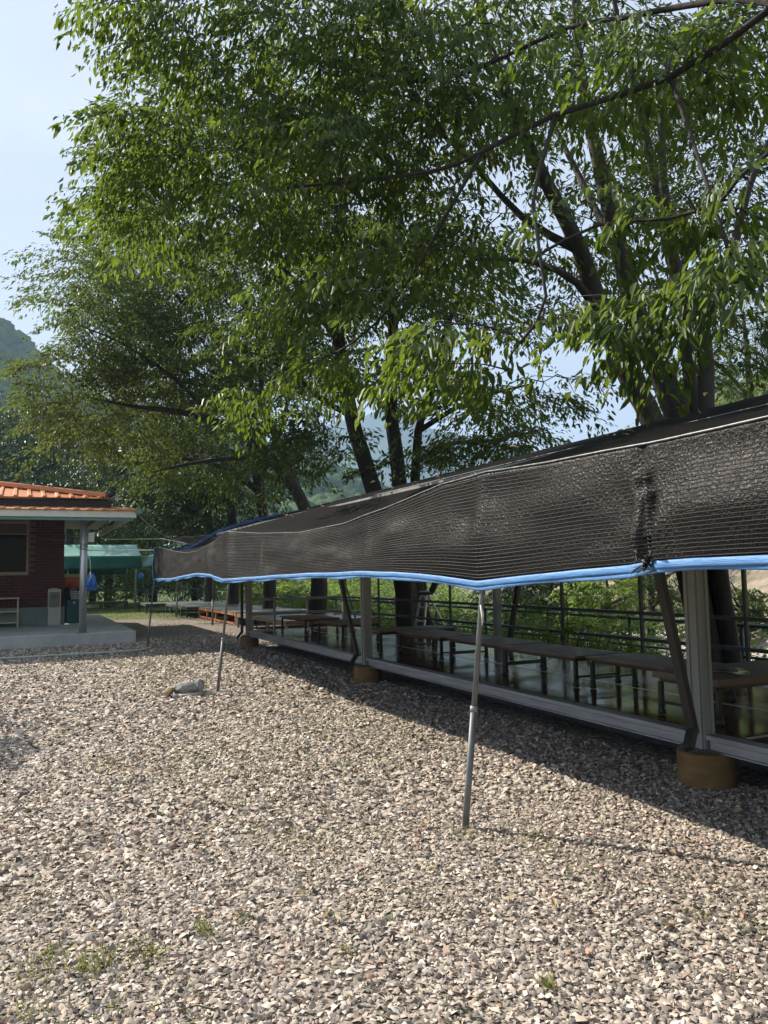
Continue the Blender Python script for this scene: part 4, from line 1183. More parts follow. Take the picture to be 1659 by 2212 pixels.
def bins():
    x = WX1
    r = thing('storage_bin', 'dark teal plastic storage bin beside the brick wall', 'bin')
    MB().add([(1.24, 24.4, .29), (1.62, 24.4, .29), (1.62, 24.8, .29), (1.24, 24.8, .29), (1.22, 24.38, .93), (1.65, 24.38, .93), (1.65, 24.82, .93), (1.22, 24.82, .93)],
             [(0, 3, 2, 1), (0, 1, 5, 4), (1, 2, 6, 5), (2, 3, 7, 6), (3, 0, 4, 7)]).build('body', M['teal_bin'], r, bevel=0.012)
    MB().box(1.205, 1.665, 24.365, 24.835, 0.93, 0.965).build('rim', M['teal_bin'], r, bevel=0.008)
    MB().box(1.40, 1.46, 24.36, 24.364, 0.86, 0.90).build('sticker', M['white_plastic'], r)
    r = thing('storage_bin', 'dark navy bin squeezed between the wall and the teal bin', 'bin')
    MB().box(1.145, 1.20, 24.35, 24.8, 0.29, 1.0).build('body', M['navy'], r, bevel=0.01)
    MB().box(1.14, 1.204, 24.345, 24.805, 1.0, 1.03).build('rim', M['navy'], r, bevel=0.005)
    r = thing('black_crate', 'black crate under the orange tub', 'crate')
    MB().box(1.16, 1.66, 24.86, 25.3, 0.29, 1.28).build('body', M['navy'], r, bevel=0.015)
    MB().box(1.15, 1.67, 24.855, 25.305, 1.28, 1.31).build('rim', M['dark_trim'], r, bevel=0.008)
    r = thing('wire_basket', 'white plastic slatted basket on the teal bin', 'basket')
    for k in range(5):
        MB().box(1.36, 1.66, 24.44, 24.455, 0.985 + 0.05 * k, 1.005 + 0.05 * k).build('slat', M['white_plastic'], r)
    for xx in (1.36, 1.46, 1.56, 1.645):
        MB().box(xx, xx + 0.015, 24.456, 24.47, 0.967, 1.235).build('rib', M['white_plastic'], r)
    for xx in (1.36, 1.645):
        MB().box(xx, xx + 0.015, 24.471, 24.75, 0.967, 1.235).build('side', M['white_plastic'], r)
    r = thing('plastic_tub', 'orange plastic tub with a pale green lid on the black crate', 'tub')
    MB().add([(1.20, 24.9, 1.31), (1.58, 24.9, 1.31), (1.58, 25.2, 1.31), (1.20, 25.2, 1.31), (1.17, 24.88, 1.62), (1.61, 24.88, 1.62), (1.61, 25.22, 1.62), (1.17, 25.22, 1.62)],
             [(0, 3, 2, 1), (0, 1, 5, 4), (1, 2, 6, 5), (2, 3, 7, 6), (3, 0, 4, 7)]).build('body', M['tub_orange'], r, bevel=0.012)
    MB().box(1.155, 1.625, 24.86, 25.24, 1.62, 1.72).build('lid', M['tub_green'], r, bevel=0.02)
    g = np.random.default_rng(2)
    ico, fc = ico_lump()
    v = ico * np.array([0.21, 0.10, 0.13]) * (0.8 + 0.4 * g.random((12, 1))) + np.array([1.40, 24.78, 1.36])
    o = link('red_bag', npmesh('red_bag', v, fc, M['red_cloth'], True), subsurf=2)
    tag(o, 'bulging red orange net bag hanging in front of the orange tub', 'bag')
    cords = MB()
    for k in range(4):
        xx = 1.34 + 0.05 * k
        cords.tube([(xx, 24.66, 1.30), (xx - 0.03, 24.33, 1.12), (xx + 0.02, 24.32, 0.98)], 0.006, 5)
    tag(cords.build('rope', M['rope'], smooth=True), 'white cord dangling from the red bag over the teal bin', 'rope')
bins()

# gloves hanging on the porch post
def gloves():
    r = thing('rubber_glove', 'pair of blue rubber gloves hanging from the porch post by a white cord', 'gloves')
    cx, cy, cz = 1.53, PADY + 0.02, 1.50
    MB().tube([(1.42, cy + .05, 2.25), (1.50, cy, 2.0), (cx - .01, cy, 1.72)], 0.010, 6).build('cord', M['rope'], r, smooth=True)
    MB().tube([(cx - .03, cy - .03, 1.74), (cx - .01, cy - .05, 1.62), (cx - .05, cy - .05, 1.52)], 0.016, 6).build('cord', M['rope'], r, smooth=True)
    for s in (-1, 1):
        hand = MB()
        hand.tube([(cx + s * .02, cy, cz + 0.20), (cx + s * .045, cy, cz + 0.08), (cx + s * .055, cy, cz - 0.06), (cx + s * .055, cy, cz - 0.12)], [0.035, 0.062, 0.066, 0.045], 10)
        for k in range(4):
            fx = cx + s * .055 + (k - 1.5) * 0.030
            hand.tube([(fx, cy - .01, cz - 0.09), (fx + .004 * k, cy - .02, cz - 0.16), (fx, cy - .015, cz - 0.20 - 0.01 * (k % 2))], [0.017, 0.016, 0.010], 7)
        hand.tube([(cx + s * .11, cy, cz - .02), (cx + s * .135, cy - .01, cz - .09), (cx + s * .13, cy - .01, cz - .13)], [0.02, 0.017, 0.010], 7)
        hand.build('glove', M['blue_cloth'], r, smooth=True)
gloves()
def float_ball():
    p = ony(552 / 1.0 * 0 + (1150 * .4822) / 1.82278, (1800 + 975 * .4822) / 1.82278, 39.0)
    g = np.random.default_rng(9); ico, fc = ico_lump()
    o = link('blue_bag', npmesh('blue_bag', ico * np.array([0.24, 0.16, 0.20]) * (0.8 + 0.4 * g.random((12, 1))) + p, fc, M['blue_cloth'], True), subsurf=2)
    tag(o, 'blue plastic bag tied to a post of the green tent', 'bag')
float_ball()

# ropes and wires
P3 = onz(318, 1398)
def rope(name, label, pts, r, mat, cat='rope'):
    q = resample(np.array(pts), 0.4)
    tag(MB().tube(q, r, 6).build(name, M[mat], smooth=True), label, cat)
rope('rope', 'taut white rope from the porch post to the end of the net flap', [(1.40, 19.82, 2.26), (2.0, 19.1, 2.235), (2.76, 18.34, 2.21)], 0.017, 'rope')
rope('rope', 'thin pale green cord from the white box to the smaller net', [(1.55, 19.9, 2.56), ony(250, 1165, 22), ony(348, 1164, 24)], 0.013, 'rope_green')
rope('wire', 'slack grey wire hanging from the corner of the orange roof', [(2.55, 19.42, 3.12), ony(345, 1152, 19.3), ony(410, 1175, 19.2), ony(480, 1178, 19.0)], 0.011, 'wire', 'wire')
rope('wire', 'pale wire tied between the window and the porch post', [(0.05, 23.7, 2.80), (0.6, 21.9, 2.62), (1.33, 19.8, 2.50)], 0.007, 'wire', 'wire')
def c3p(x, y, f=onz, **k): return f(x, y, **k)
def z3(x, y): return (x * .3737) / 1.82278, (2050 + y * .3737) / 1.82278
hp = [onz(*z3(-400, 1490)), onz(*z3(30, 1470)), onz(*z3(350, 1452)), onz(*z3(700, 1430)), onz(*z3(1100, 1408)), onz(*z3(1480, 1385)), onz(*z3(1600, 1345))]
hp = [h + np.array([0, 0, 0.035]) for h in hp]
tag(MB().tube(resample(np.array(hp), 0.3), 0.022, 8).build('hose', M['hose'], smooth=True), 'grey green hose lying on the gravel along the concrete pad', 'hose')


# ------------------------------------------------------------------ green tarpaulin tent
def tent():
    root = thing('tarpaulin_tent', 'green tarpaulin tent on steel posts behind the brick building', 'tent')
    Y0, Y1, XL, XR = 38.9, 42.6, -5.0, 5.30
    n = 40
    xs = np.linspace(XL, XR, n)
    front = np.zeros((n, 8, 3)); roof = np.zeros((n, 8, 3))
    for k in range(8):
        s = k / 7
        front[:, k, 0] = xs + 0.0 * s
        front[:, k, 1] = Y0 + 0.05 * np.sin(xs * 5 + s * 2) * s + 0.08 * (fbm(xs * 1.4, xs * 0 + s, 2) - .5) * s
        front[:, k, 2] = 2.60 - 0.60 * s + 0.02 * np.sin(xs * 3.1) * s
        roof[:, k, 0] = xs; roof[:, k, 1] = Y0 + (Y1 - Y0) / 2 * s
        roof[:, k, 2] = 2.605 + 0.62 * s - 0.06 * math.sin(math.pi * s) - 0.05 * np.abs(np.sin(xs * 1.2)) * math.sin(math.pi * s)
    MB().grid(roof).build('roof', M['tarp_pale'], root, smooth=True, solid=0.004)
    MB().grid(front).build('front_flap', M['tarp'], root, smooth=True, solid=0.004)
    back = front.copy(); back[:, :, 1] += Y1 - Y0; back[:, :, 2] -= 0.25
    MB().grid(back).build('rear_flap', M['tarp'], root, smooth=True, solid=0.004)
    rb = roof.copy(); rb[:, :, 1] = Y1 - (rb[:, :, 1] - Y0); rb[:, :, 2] -= 0.002
    MB().grid(rb).build('roof', M['tarp'], root, smooth=True, solid=0.004)
    for x in (-1.5, 2.0, 5.05):
        for y in (Y0 + .1, Y1 - .1):
            MB().tube([(x, y, 0), (x, y, 2.58)], 0.04, 10).build('post', M['steel_dull'], root, smooth=True)
    # side piece folded over at the corner
    sp = np.zeros((14, 8, 3))
    for a, u in enumerate(np.linspace(0, 1, 14)):
        for b, v in enumerate(np.linspace(0, 1, 8)):
            sp[a, b] = (5.32 + 1.25 * u, 38.7 - 0.7 * u, 2.45 + 0.42 * u - (0.46 - 0.1 * u) * v + 0.06 * math.sin(5 * u + 2 * v))
            sp[a, b, 1] += 0.10 * math.sin(6 * u + 3 * v)
    MB().grid(sp).build('corner_flap', M['tarp_pale'], root, smooth=True, solid=0.004)
tent()
def far_tarp():
    root = thing('tarpaulin', 'small pale green tarpaulin peak showing above the net flap', 'tarpaulin')
    a = [ony(352, 1178, 34), ony(394, 1164, 33), ony(402, 1176, 31), ony(370, 1188, 31)]
    b = [ony(394, 1164, 33), ony(440, 1180, 35), ony(402, 1178, 31), ony(396, 1172, 32)]
    MB().add(a, [(0, 1, 2, 3)]).build('panel', M['tarp_pale'], root, solid=0.01)
    MB().add([a[1], ony(425, 1174, 35), a[2]], [(0, 1, 2)]).build('panel', M['tarp_pale'], root, solid=0.01)
far_tarp()


# ------------------------------------------------------------------ pipe fence along the bank
def fence():
    root = thing('pipe_fence', 'green pipe fence running along the bank behind the trees', 'fence')
    pts = [(8.55, y) for y in np.arange(-1.0, 41.5, 2.05)]
    for (a, b) in zip(pts[:-1], pts[1:]):
        MB().tube([(a[0], a[1], 0.83), (b[0], b[1], 0.83)], 0.026, 8).build('top_rail', M['rail_green'], root, smooth=True)
        MB().tube([(a[0], a[1], 0.42), (b[0], b[1], 0.42)], 0.020, 8).build('lower_rail', M['rail_green'], root, smooth=True)
    for a in pts:
        MB().tube([(a[0], a[1], -0.1), (a[0], a[1], 0.85)], 0.028, 8).build('post', M['rail_green'], root, smooth=True)
    root = thing('pipe_fence', 'green pipe fence crossing in front of the hedge at the back', 'fence')
    xs = np.arange(-4, 8.6, 2.08)
    for a, b in zip(xs[:-1], xs[1:]):
        MB().tube([(a, 41.2, 0.92), (b, 41.2, 0.92)], 0.026, 8).build('top_rail', M['rail_green'], root, smooth=True)
    for a in xs:
        MB().tube([(a, 41.2, 0), (a, 41.2, 0.94)], 0.028, 8).build('post', M['rail_green'], root, smooth=True)
fence()


# ------------------------------------------------------------------ stepladder, leaning pipe, rocks
def ladder():
    r = thing('stepladder', 'aluminium stepladder with a dark blue top cap beside the leaning tree trunk', 'ladder')
    top = np.array([7.62, 14.25, 1.13])
    for sx in (-1, 1):
        MB().bar(top + [0, sx * 0.12, 0], (7.42, 14.25 + sx * 0.26, 0.0), 0.03, 0.06, side=(1, 0, 0)).build('rail', M['aluminium'], r)
        MB().bar(top + [0.04, sx * 0.12, 0], (8.22, 14.25 + sx * 0.26, 0.0), 0.03, 0.05, side=(1, 0, 0)).build('rear_rail', M['aluminium'], r)
    for k in range(1, 4):
        z = 1.13 - 0.28 * k; f = 0.28 * k / 1.13
        MB().box(7.62 - 0.20 * f - 0.03, 7.62 - 0.20 * f + 0.04, 14.25 - 0.12 - 0.14 * f, 14.25 + 0.12 + 0.14 * f, z, z + 0.025).build('step', M['aluminium'], r)
        MB().box(7.66 + 0.56 * f - 0.015, 7.66 + 0.56 * f + 0.015, 14.25 - 0.12 - 0.14 * f, 14.25 + 0.12 + 0.14 * f, z, z + 0.02).build('rear_bar', M['aluminium'], r)
    MB().box(7.55, 7.76, 14.08, 14.42, 1.12, 1.18).build('top_cap', M['navy'], r, bevel=0.012)
    MB().box(7.58, 7.72, 14.12, 14.38, 1.182, 1.20).build('tool_tray', M['white_plastic'], r)
    MB().bar((7.66, 14.0, 1.18), (7.74, 13.9, 1.42), 0.10, 0.12).build('hung_jacket', M['dark_trim'], r, bevel=0.02)
ladder()
lp = thing('leaning_pipe', 'thin pale pipe leaning against the forked tree trunk behind the deck', 'pipe')
a = onx(768, 1335, 7.5); b = onx(737, 1232, 7.5)
MB().tube([a, b, b + (b - a) * 0.5], 0.024, 8).build('tube', M['steel'], lp, smooth=True)
MB().tube([a - (b - a) * 0.25, a], 0.028, 8).build('foot_tube', M['steel_dull'], lp, smooth=True)
def roll():
    r = thing('pipe_bundle', 'short bundle of grey pipes tied to the green rail', 'pipe bundle')
    for k in range(3):
        MB().tube([(8.49 + 0.02 * k, 16.2, 0.86 + 0.03 * k), (8.49 + 0.02 * k, 18.6, 0.88 + 0.035 * k)], 0.028, 8).build('tube', M['steel'], r, smooth=True)
roll()
def lumpy(name, c, s, mat, seed, rot=0, parent=None, sub=2):
    g = np.random.default_rng(seed); ico, fc = ico_lump()
    v = ico * (0.72 + 0.5 * g.random((12, 1))) * np.asarray(s)
    ca, sa = math.cos(rot), math.sin(rot)
    v = np.stack([v[:, 0] * ca - v[:, 1] * sa, v[:, 0] * sa + v[:, 1] * ca, v[:, 2]], -1) + np.asarray(c)
    o = link(name, npmesh(name, v, fc, mat, True), parent)
    md = o.modifiers.new('sub', 'SUBSURF'); md.levels = sub + 1; md.render_levels = sub + 1; md.subdivision_type = 'SIMPLE'
    tx = bpy.data.textures.get('lump') or bpy.data.textures.new('lump', 'CLOUDS'); tx.noise_scale = 0.09
    dm = o.modifiers.new('disp', 'DISPLACE'); dm.texture = tx; dm.strength = 0.045; dm.texture_coords = 'GLOBAL'
    return o
RK = onz(405, 1502)
def rocks():
    x, y = RK[0], RK[1]
    gp = 'small heap of rocks on the gravel'
    tag(lumpy('rock', (x - 0.005, y, 0.10), (0.21, 0.13, 0.115), M['rock'], 3, -0.1), 'largest grey layered rock in the small heap on the gravel', 'rock', gp)
    tag(lumpy('rock', (x + 0.15, y - 0.005, 0.11), (0.095, 0.10, 0.115), M['rock'], 8), 'rounded grey brown rock at the pole end of the heap', 'rock', gp)
    tag(lumpy('rock', (x - 0.25, y - 0.02, 0.07), (0.065, 0.11, 0.09), M['rock_tan'], 5, -0.5), 'tan leaning rock at the outer end of the heap', 'rock', gp)
    tag(lumpy('rock', (x - 0.18, y - 0.12, 0.025), (0.065, 0.05, 0.032), M['slab'], 6), 'small whitish stone in front of the rock heap', 'rock', gp)
    tag(lumpy('rock', (x + 0.02, y - 0.12, 0.03), (0.08, 0.04, 0.03), M['rock_tan'], 12, 0.3), 'thin tan stone wedged under the largest grey rock', 'rock', gp)
    s = MB().add([(x - 0.12, y - 0.20, 0.028), (x + 0.10, y - 0.17, 0.03), (x + 0.30, y + 0.0, 0.028), (x + 0.22, y + 0.08, 0.028), (x - 0.1, y + 0.1, 0.028), (x - 0.2, y - 0.05, 0.028)], [(0, 1, 2, 3, 4, 5)])
    tag(s.build('stone_slab', M['slab'], solid=0.03, bevel=0.006), 'flat broken pale slab under the small rock heap', 'stone slab')
rocks()


# ------------------------------------------------------------------ trees of the row behind the deck
ROW = 'zelkova trees in the row behind the deck'
# overhanging tree whose trunk stands just outside the picture
B7 = (7.95, 0.9)
make_tree('zelkova_tree', 'overhanging tree whose big near leaves hang over the pavilion roof',
    [stem(B7, 0.26, [(2150, 700, 4.6, .20), (1900, 250, 4.8, .14), (1720, -20, 5.2, .055), (1659, 28, 5.4, .028), (1450, 170, 5.9, .025), (1200, 250, 6.6, .023), (1040, 330, 7.2, .022), (940, 370, 7.7, .020), (730, 395, 8.6, .020), (540, 410, 9.2, .010)]),
     [(*at(1900, 250, 4.8), .06), (*at(1700, 10, 5.6), .030), (*at(1480, 12, 6.3), .026), (*at(1350, 38, 6.7), .024), (*at(1230, 60, 7.1), .022), (*at(1100, 120, 7.6), .021), (*at(940, 175, 8.2), .028), (*at(760, 150, 8.8), .02), (*at(560, 90, 9.4), .010)],
     [(*at(1950, 330, 4.7), .06), (*at(1659, 330, 4.9), .017), (*at(1560, 430, 5.1), .015), (*at(1440, 472, 5.4), .013), (*at(1290, 486, 5.8), .011), (*at(1150, 560, 6.0), .008)],
     [(*at(1040, 330, 7.2), .02), (*at(960, 470, 7.3), .016), (*at(860, 640, 7.6), .012), (*at(760, 740, 8.2), .010), (*at(580, 830, 9.6), .006)],
     [(*at(1200, 250, 6.6), .022), (*at(1150, 440, 6.1), .016), (*at(1180, 640, 5.6), .011), (*at(1120, 740, 5.5), .006)],
     [(*at(1450, 170, 5.9), .022), (*at(1520, 380, 5.3), .014), (*at(1580, 560, 5.0), .008)]],
    [blob(330, 40, 9.4, 130, 80, 0.8, 30), blob(480, 80, 9.3, 180, 110, 0.9, 70), blob(680, 110, 9.0, 190, 140, 0.9, 74), blob(880, 90, 8.4, 200, 130, 0.9, 66), blob(1050, 110, 7.6, 150, 110, 0.9, 30),
     blob(350, 310, 9.2, 140, 80, 0.6, 40), blob(300, 440, 9.2, 95, 50, 0.5, 22), blob(560, 320, 9.0, 190, 110, 0.8, 64), blob(800, 330, 8.2, 170, 110, 0.8, 40), blob(620, 470, 8.8, 170, 55, 0.6, 36),
     blob(900, 540, 7.6, 150, 50, 0.6, 20), blob(740, 650, 7.8, 180, 40, 0.5, 26), blob(560, 850, 9.8, 40, 22, 0.25, 7), blob(690, 790, 8.8, 80, 26, 0.35, 13), blob(840, 770, 7.9, 90, 26, 0.3, 12),
     blob(1010, 725, 5.7, 120, 22, 0.3, 12), blob(1180, 690, 5.5, 90, 20, 0.3, 8), blob(1060, 790, 5.6, 50, 16, 0.2, 3),
     blob(1440, 665, 5.1, 80, 26, 0.3, 8), blob(1575, 585, 4.9, 90, 46, 0.4, 13), blob(1640, 560, 4.8, 50, 50, 0.35, 9), blob(1580, 90, 5.8, 100, 70, 0.5, 14), blob(1430, 130, 6.1, 130, 50, 0.5, 14), blob(1230, 170, 6.8, 130, 60, 0.5, 16), blob(1560, 420, 5.2, 100, 50, 0.4, 8), blob(1300, 480, 5.9, 110, 40, 0.4, 8)],
    M['leaf_near'], 0.112, 44, 101, spray=0.66, group=ROW, fine=True, droop=1.15)

B6 = (7.95, 7.2)
make_tree('zelkova_tree', 'many-stemmed tree rising behind the widest post of the pavilion',
    [stem(B6, 0.20, [(1482, 1200, 9.7, .165), (1410, 925, 9.7, .145), (1370, 840, 9.7, .135), (1310, 700, 9.6, .115), (1250, 540, 9.4, .10), (1180, 400, 9.2, .08), (1110, 240, 9.0, .06), (1060, 100, 8.8, .04), (1030, -60, 8.7, .02)]),
     stem((8.05, 7.3), 0.21, [(1515, 1200, 9.9, .18), (1455, 885, 10.0, .165), (1398, 740, 10.0, .145), (1340, 560, 10.0, .12), (1292, 350, 10.0, .09), (1255, 150, 10.0, .06), (1240, -60, 10.0, .03)]),
     stem((8.15, 7.1), 0.12, [(1535, 1200, 10.0, .10), (1493, 885, 10.1, .09), (1482, 700, 10.1, .08), (1432, 500, 10.1, .07), (1402, 330, 10.0, .055), (1340, 60, 9.9, .035), (1320, -60, 9.9, .02)]),
     stem((8.1, 7.0), 0.14, [(1548, 1200, 9.7, .11), (1521, 880, 9.7, .10), (1518, 720, 9.7, .095), (1470, 600, 9.6, .07), (1440, 480, 9.5, .06), (1425, 300, 9.4, .045), (1450, 100, 9.3, .025)]),
     [(*at(1518, 720, 9.7), .07), (*at(1580, 560, 9.6), .055), (*at(1620, 400, 9.5), .04), (*at(1700, 220, 9.4), .02)],
     [(*at(1310, 700, 9.6), .06), (*at(1245, 610, 9.0), .045), (*at(1150, 565, 8.4), .03), (*at(1020, 560, 7.8), .014)],
     [(*at(1250, 540, 9.4), .06), (*at(1130, 470, 9.6), .045), (*at(1000, 330, 9.8), .03), (*at(900, 250, 10.0), .014)],
     [(*at(1370, 840, 9.7), .05), (*at(1300, 720, 10.4), .035), (*at(1220, 690, 11.0), .02), (*at(1120, 720, 11.4), .010)],
     [(*at(1335, 550, 10.0), .06), (*at(1250, 380, 11.0), .045), (*at(1160, 200, 11.8), .03), (*at(1100, 60, 12.0), .014)],
     [(*at(1398, 740, 10), .06), (*at(1450, 600, 10.8), .04), (*at(1560, 480, 11.4), .025), (*at(1680, 420, 12), .012)]],
    [blob(1000, 120, 9.6, 200, 130, 1.2, 56), blob(1300, 90, 11.6, 260, 130, 1.4, 110), blob(1570, 150, 11.2, 160, 160, 1.4, 120), blob(960, 350, 9.8, 190, 100, 1.2, 50),
     blob(1250, 330, 12.0, 180, 100, 1.2, 36), blob(1540, 400, 11.6, 160, 110, 1.4, 96), blob(1090, 540, 9.2, 150, 50, 1.0, 26), blob(1240, 570, 12.0, 130, 60, 1.2, 20), blob(1600, 560, 11.4, 110, 90, 1.4, 70),
     blob(1180, 850, 11.4, 110, 40, 1.0, 12), blob(1220, 650, 11.5, 100, 30, 1.0, 12), blob(1430, 620, 12.0, 130, 60, 1.2, 22), blob(1600, 740, 11.4, 110, 60, 1.2, 26), blob(850, 220, 10.4, 160, 130, 1.4, 46), blob(1330, 450, 9.0, 90, 36, .6, 8), blob(1250, 200, 9.0, 140, 60, .8, 14)],
    M['leaf_mid'], 0.100, 56, 102, spray=0.85, group=ROW, fine=True)

make_tree('zelkova_tree', 'forked tree with two dark stems rising behind the stepladder',
    [stem((7.9, 15.6), 0.28, [(868, 1230, 17.3, .25), (806, 1060, 17.4, .20), (762, 900, 17.4, .17), (735, 760, 17.3, .15), (726, 640, 17.2, .12), (732, 520, 17.0, .10), (745, 400, 16.8, .07), (740, 230, 16.6, .04)]),
     stem((8.2, 15.7), 0.26, [(890, 1230, 17.5, .22), (862, 1045, 17.6, .18), (846, 850, 17.6, .15), (850, 700, 17.5, .12), (840, 560, 17.4, .10), (852, 430, 17.2, .07), (870, 280, 17.0, .04)]),
     stem((8.4, 15.6), 0.14, [(905, 1230, 17.6, .13), (896, 1035, 17.6, .115), (906, 930, 17.5, .095), (936, 830, 17.3, .075), (962, 720, 17.0, .06), (1010, 600, 16.7, .04), (1060, 480, 16.4, .02)]),
     [(*at(906, 930, 17.5), .07), (*at(985, 880, 17.0), .055), (*at(1060, 850, 16.4), .04), (*at(1150, 830, 15.8), .02)],
     [(*at(900, 1000, 17.5), .06), (*at(960, 960, 16.6), .045), (*at(1080, 950, 15.8), .03), (*at(1180, 925, 15.2), .014)],
     [(*at(762, 900, 17.4), .08), (*at(690, 860, 17.0), .06), (*at(620, 800, 16.6), .04), (*at(540, 760, 16.2), .02)],
     [(*at(735, 740, 17.3), .08), (*at(660, 640, 17.0), .06), (*at(580, 540, 16.6), .04), (*at(500, 440, 16.2), .02)],
     [(*at(850, 700, 17.5), .07), (*at(920, 600, 17.2), .05), (*at(960, 480, 17.0), .03), (*at(990, 380, 16.8), .015)]],
    [blob(760, 480, 17, 170, 120, 2.2, 90), blob(600, 560, 16.6, 170, 130, 2.0, 90), blob(520, 380, 16.4, 170, 120, 2.0, 80), blob(900, 560, 17, 150, 110, 2.0, 60), blob(640, 760, 16.8, 140, 80, 1.6, 56), blob(1000, 640, 16.8, 130, 80, 1.6, 44),
     blob(760, 640, 17.4, 150, 80, 1.8, 44), blob(1040, 860, 16.4, 140, 50, 1.4, 36), blob(1080, 955, 15.8, 120, 32, 1.2, 34), blob(900, 1000, 17.4, 90, 34, 1.2, 16), blob(700, 960, 17.2, 90, 55, 1.2, 22), blob(620, 900, 17, 90, 50, 1.2, 22),
     blob(330, 420, 16, 130, 100, 1.6, 46), blob(420, 240, 16, 160, 130, 1.8, 60), blob(680, 250, 16.6, 190, 140, 2.0, 80), blob(880, 830, 17.4, 90, 40, 1.0, 16)],
    M['leaf_mid'], 0.140, 78, 103, spray=1.1, group=ROW)

make_tree('zelkova_tree', 'tree leaning far over the yard with olive green foliage',
    [stem((7.9, 21.6), 0.24, [(688, 1230, 22.2, .22), (655, 1090, 22.2, .19), (600, 1005, 22.0, .17), (540, 945, 21.6, .14), (470, 912, 21.2, .11), (390, 890, 20.8, .085), (300, 880, 20.4, .055), (200, 860, 20.0, .02)]),
     stem((8.1, 21.8), 0.22, [(692, 1230, 22.4, .18), (650, 1080, 22.4, .15), (612, 980, 22.4, .13), (565, 870, 22.2, .11), (505, 780, 22.0, .085), (430, 690, 21.6, .06), (340, 600, 21.2, .025)]),
     [(*at(600, 1005, 22.0), .10), (*at(520, 990, 21.6), .07), (*at(420, 1000, 21.2), .045), (*at(330, 1020, 20.8), .02)],
     [(*at(565, 870, 22.2), .08), (*at(560, 740, 22.0), .06), (*at(520, 620, 21.6), .04), (*at(480, 520, 21.2), .02)],
     [(*at(470, 912, 21.2), .07), (*at(380, 820, 20.6), .05), (*at(260, 740, 20.2), .03), (*at(160, 700, 20), .012)]],
    [blob(420, 690, 21.4, 150, 100, 2.0, 100), blob(280, 720, 20.6, 150, 90, 1.8, 100), blob(180, 800, 20.2, 120, 70, 1.6, 70), blob(370, 830, 21, 150, 60, 1.6, 70), blob(220, 930, 20.6, 120, 50, 1.6, 46), blob(430, 960, 23.6, 150, 50, 1.0, 34),
     blob(560, 800, 22, 110, 100, 1.8, 50), blob(500, 560, 21.6, 140, 90, 1.8, 60), blob(330, 590, 21, 130, 80, 1.8, 60), blob(210, 630, 20.6, 90, 70, 1.4, 40), blob(120, 870, 20, 70, 50, 1.2, 24), blob(560, 1040, 23.6, 90, 40, 0.8, 14)],
    M['leaf_olive'], 0.135, 64, 104, spray=1.1, group=ROW)

make_tree('zelkova_tree', 'tree with a leaning stem just past the leaning olive green one',
    [stem((7.9, 26.3), 0.25, [(580, 1230, 26.9, .22), (560, 1060, 26.9, .18), (530, 900, 26.6, .15), (480, 760, 26.2, .11), (430, 620, 25.8, .07), (390, 520, 25.4, .03)]),
     [(*at(560, 1060, 26.9), .12), (*at(480, 1010, 26.4), .08), (*at(390, 990, 26), .05), (*at(300, 1000, 25.6), .02)],
     [(*at(530, 900, 26.6), .10), (*at(420, 800, 26), .07), (*at(300, 720, 25.4), .04), (*at(190, 690, 25), .02)],
     [(*at(560, 1060, 26.9), .10), (*at(610, 900, 27.2), .07), (*at(660, 760, 27.4), .05), (*at(700, 640, 27.4), .02)]],
    [blob(420, 580, 25.8, 160, 100, 2.4, 90), blob(260, 640, 25.2, 130, 90, 2.2, 70), blob(300, 520, 25.2, 110, 60, 1.8, 40), blob(420, 790, 26, 160, 90, 2.4, 70), blob(300, 900, 25.8, 150, 60, 2, 60), blob(420, 1010, 26.2, 130, 50, 1.8, 50), blob(620, 780, 27.2, 130, 120, 2.4, 70), blob(180, 560, 25, 60, 50, 1.4, 24), blob(640, 980, 27, 80, 60, 1.6, 26)],
    M['leaf_mid'], 0.17, 60, 105, spray=1.3, group=ROW)

make_tree('zelkova_tree', 'slender dark trunked tree behind the orange framed platform',
    [stem((7.9, 31.3), 0.24, [(503, 1230, 31.4, .22), (497, 1080, 31.4, .17), (470, 950, 31.2, .13), (430, 840, 31, .09), (400, 700, 30.6, .04)]),
     [(*at(497, 1080, 31.4), .10), (*at(430, 1040, 31), .07), (*at(350, 1050, 30.6), .04), (*at(290, 1065, 30.4), .02)],
     [(*at(497, 1080, 31.4), .10), (*at(540, 1000, 31.6), .06), (*at(580, 930, 31.8), .03)]],
    [blob(420, 900, 31, 130, 90, 2.4, 70), blob(360, 1040, 30.8, 110, 50, 2, 56), blob(470, 1060, 31.4, 110, 45, 2, 50), blob(540, 1000, 31.6, 90, 70, 2, 36), blob(300, 980, 30.4, 90, 60, 2, 40), blob(350, 780, 30.6, 120, 70, 2, 40), blob(440, 1120, 31, 90, 30, 1.6, 26)],
    M['leaf_dark'], 0.19, 70, 106, spray=1.3, group=ROW)

make_tree('zelkova_tree', 'dark trunked tree behind the grey topped platform',
    [stem((7.8, 35.4), 0.27, [(455, 1230, 35.2, .25), (450, 1120, 35.2, .2), (425, 1000, 35, .14), (390, 900, 34.8, .08), (360, 820, 34.6, .04)]),
     [(*at(450, 1120, 35.2), .10), (*at(380, 1090, 34.8), .06), (*at(320, 1100, 34.6), .03)]],
    [blob(370, 900, 34.8, 120, 80, 2.4, 60), blob(340, 1100, 34.6, 100, 40, 2, 50), blob(440, 1130, 35.2, 90, 40, 2, 40), blob(260, 1020, 34.6, 100, 60, 2, 50)],
    M['leaf_dark'], 0.20, 70, 107, spray=1.3, group=ROW)

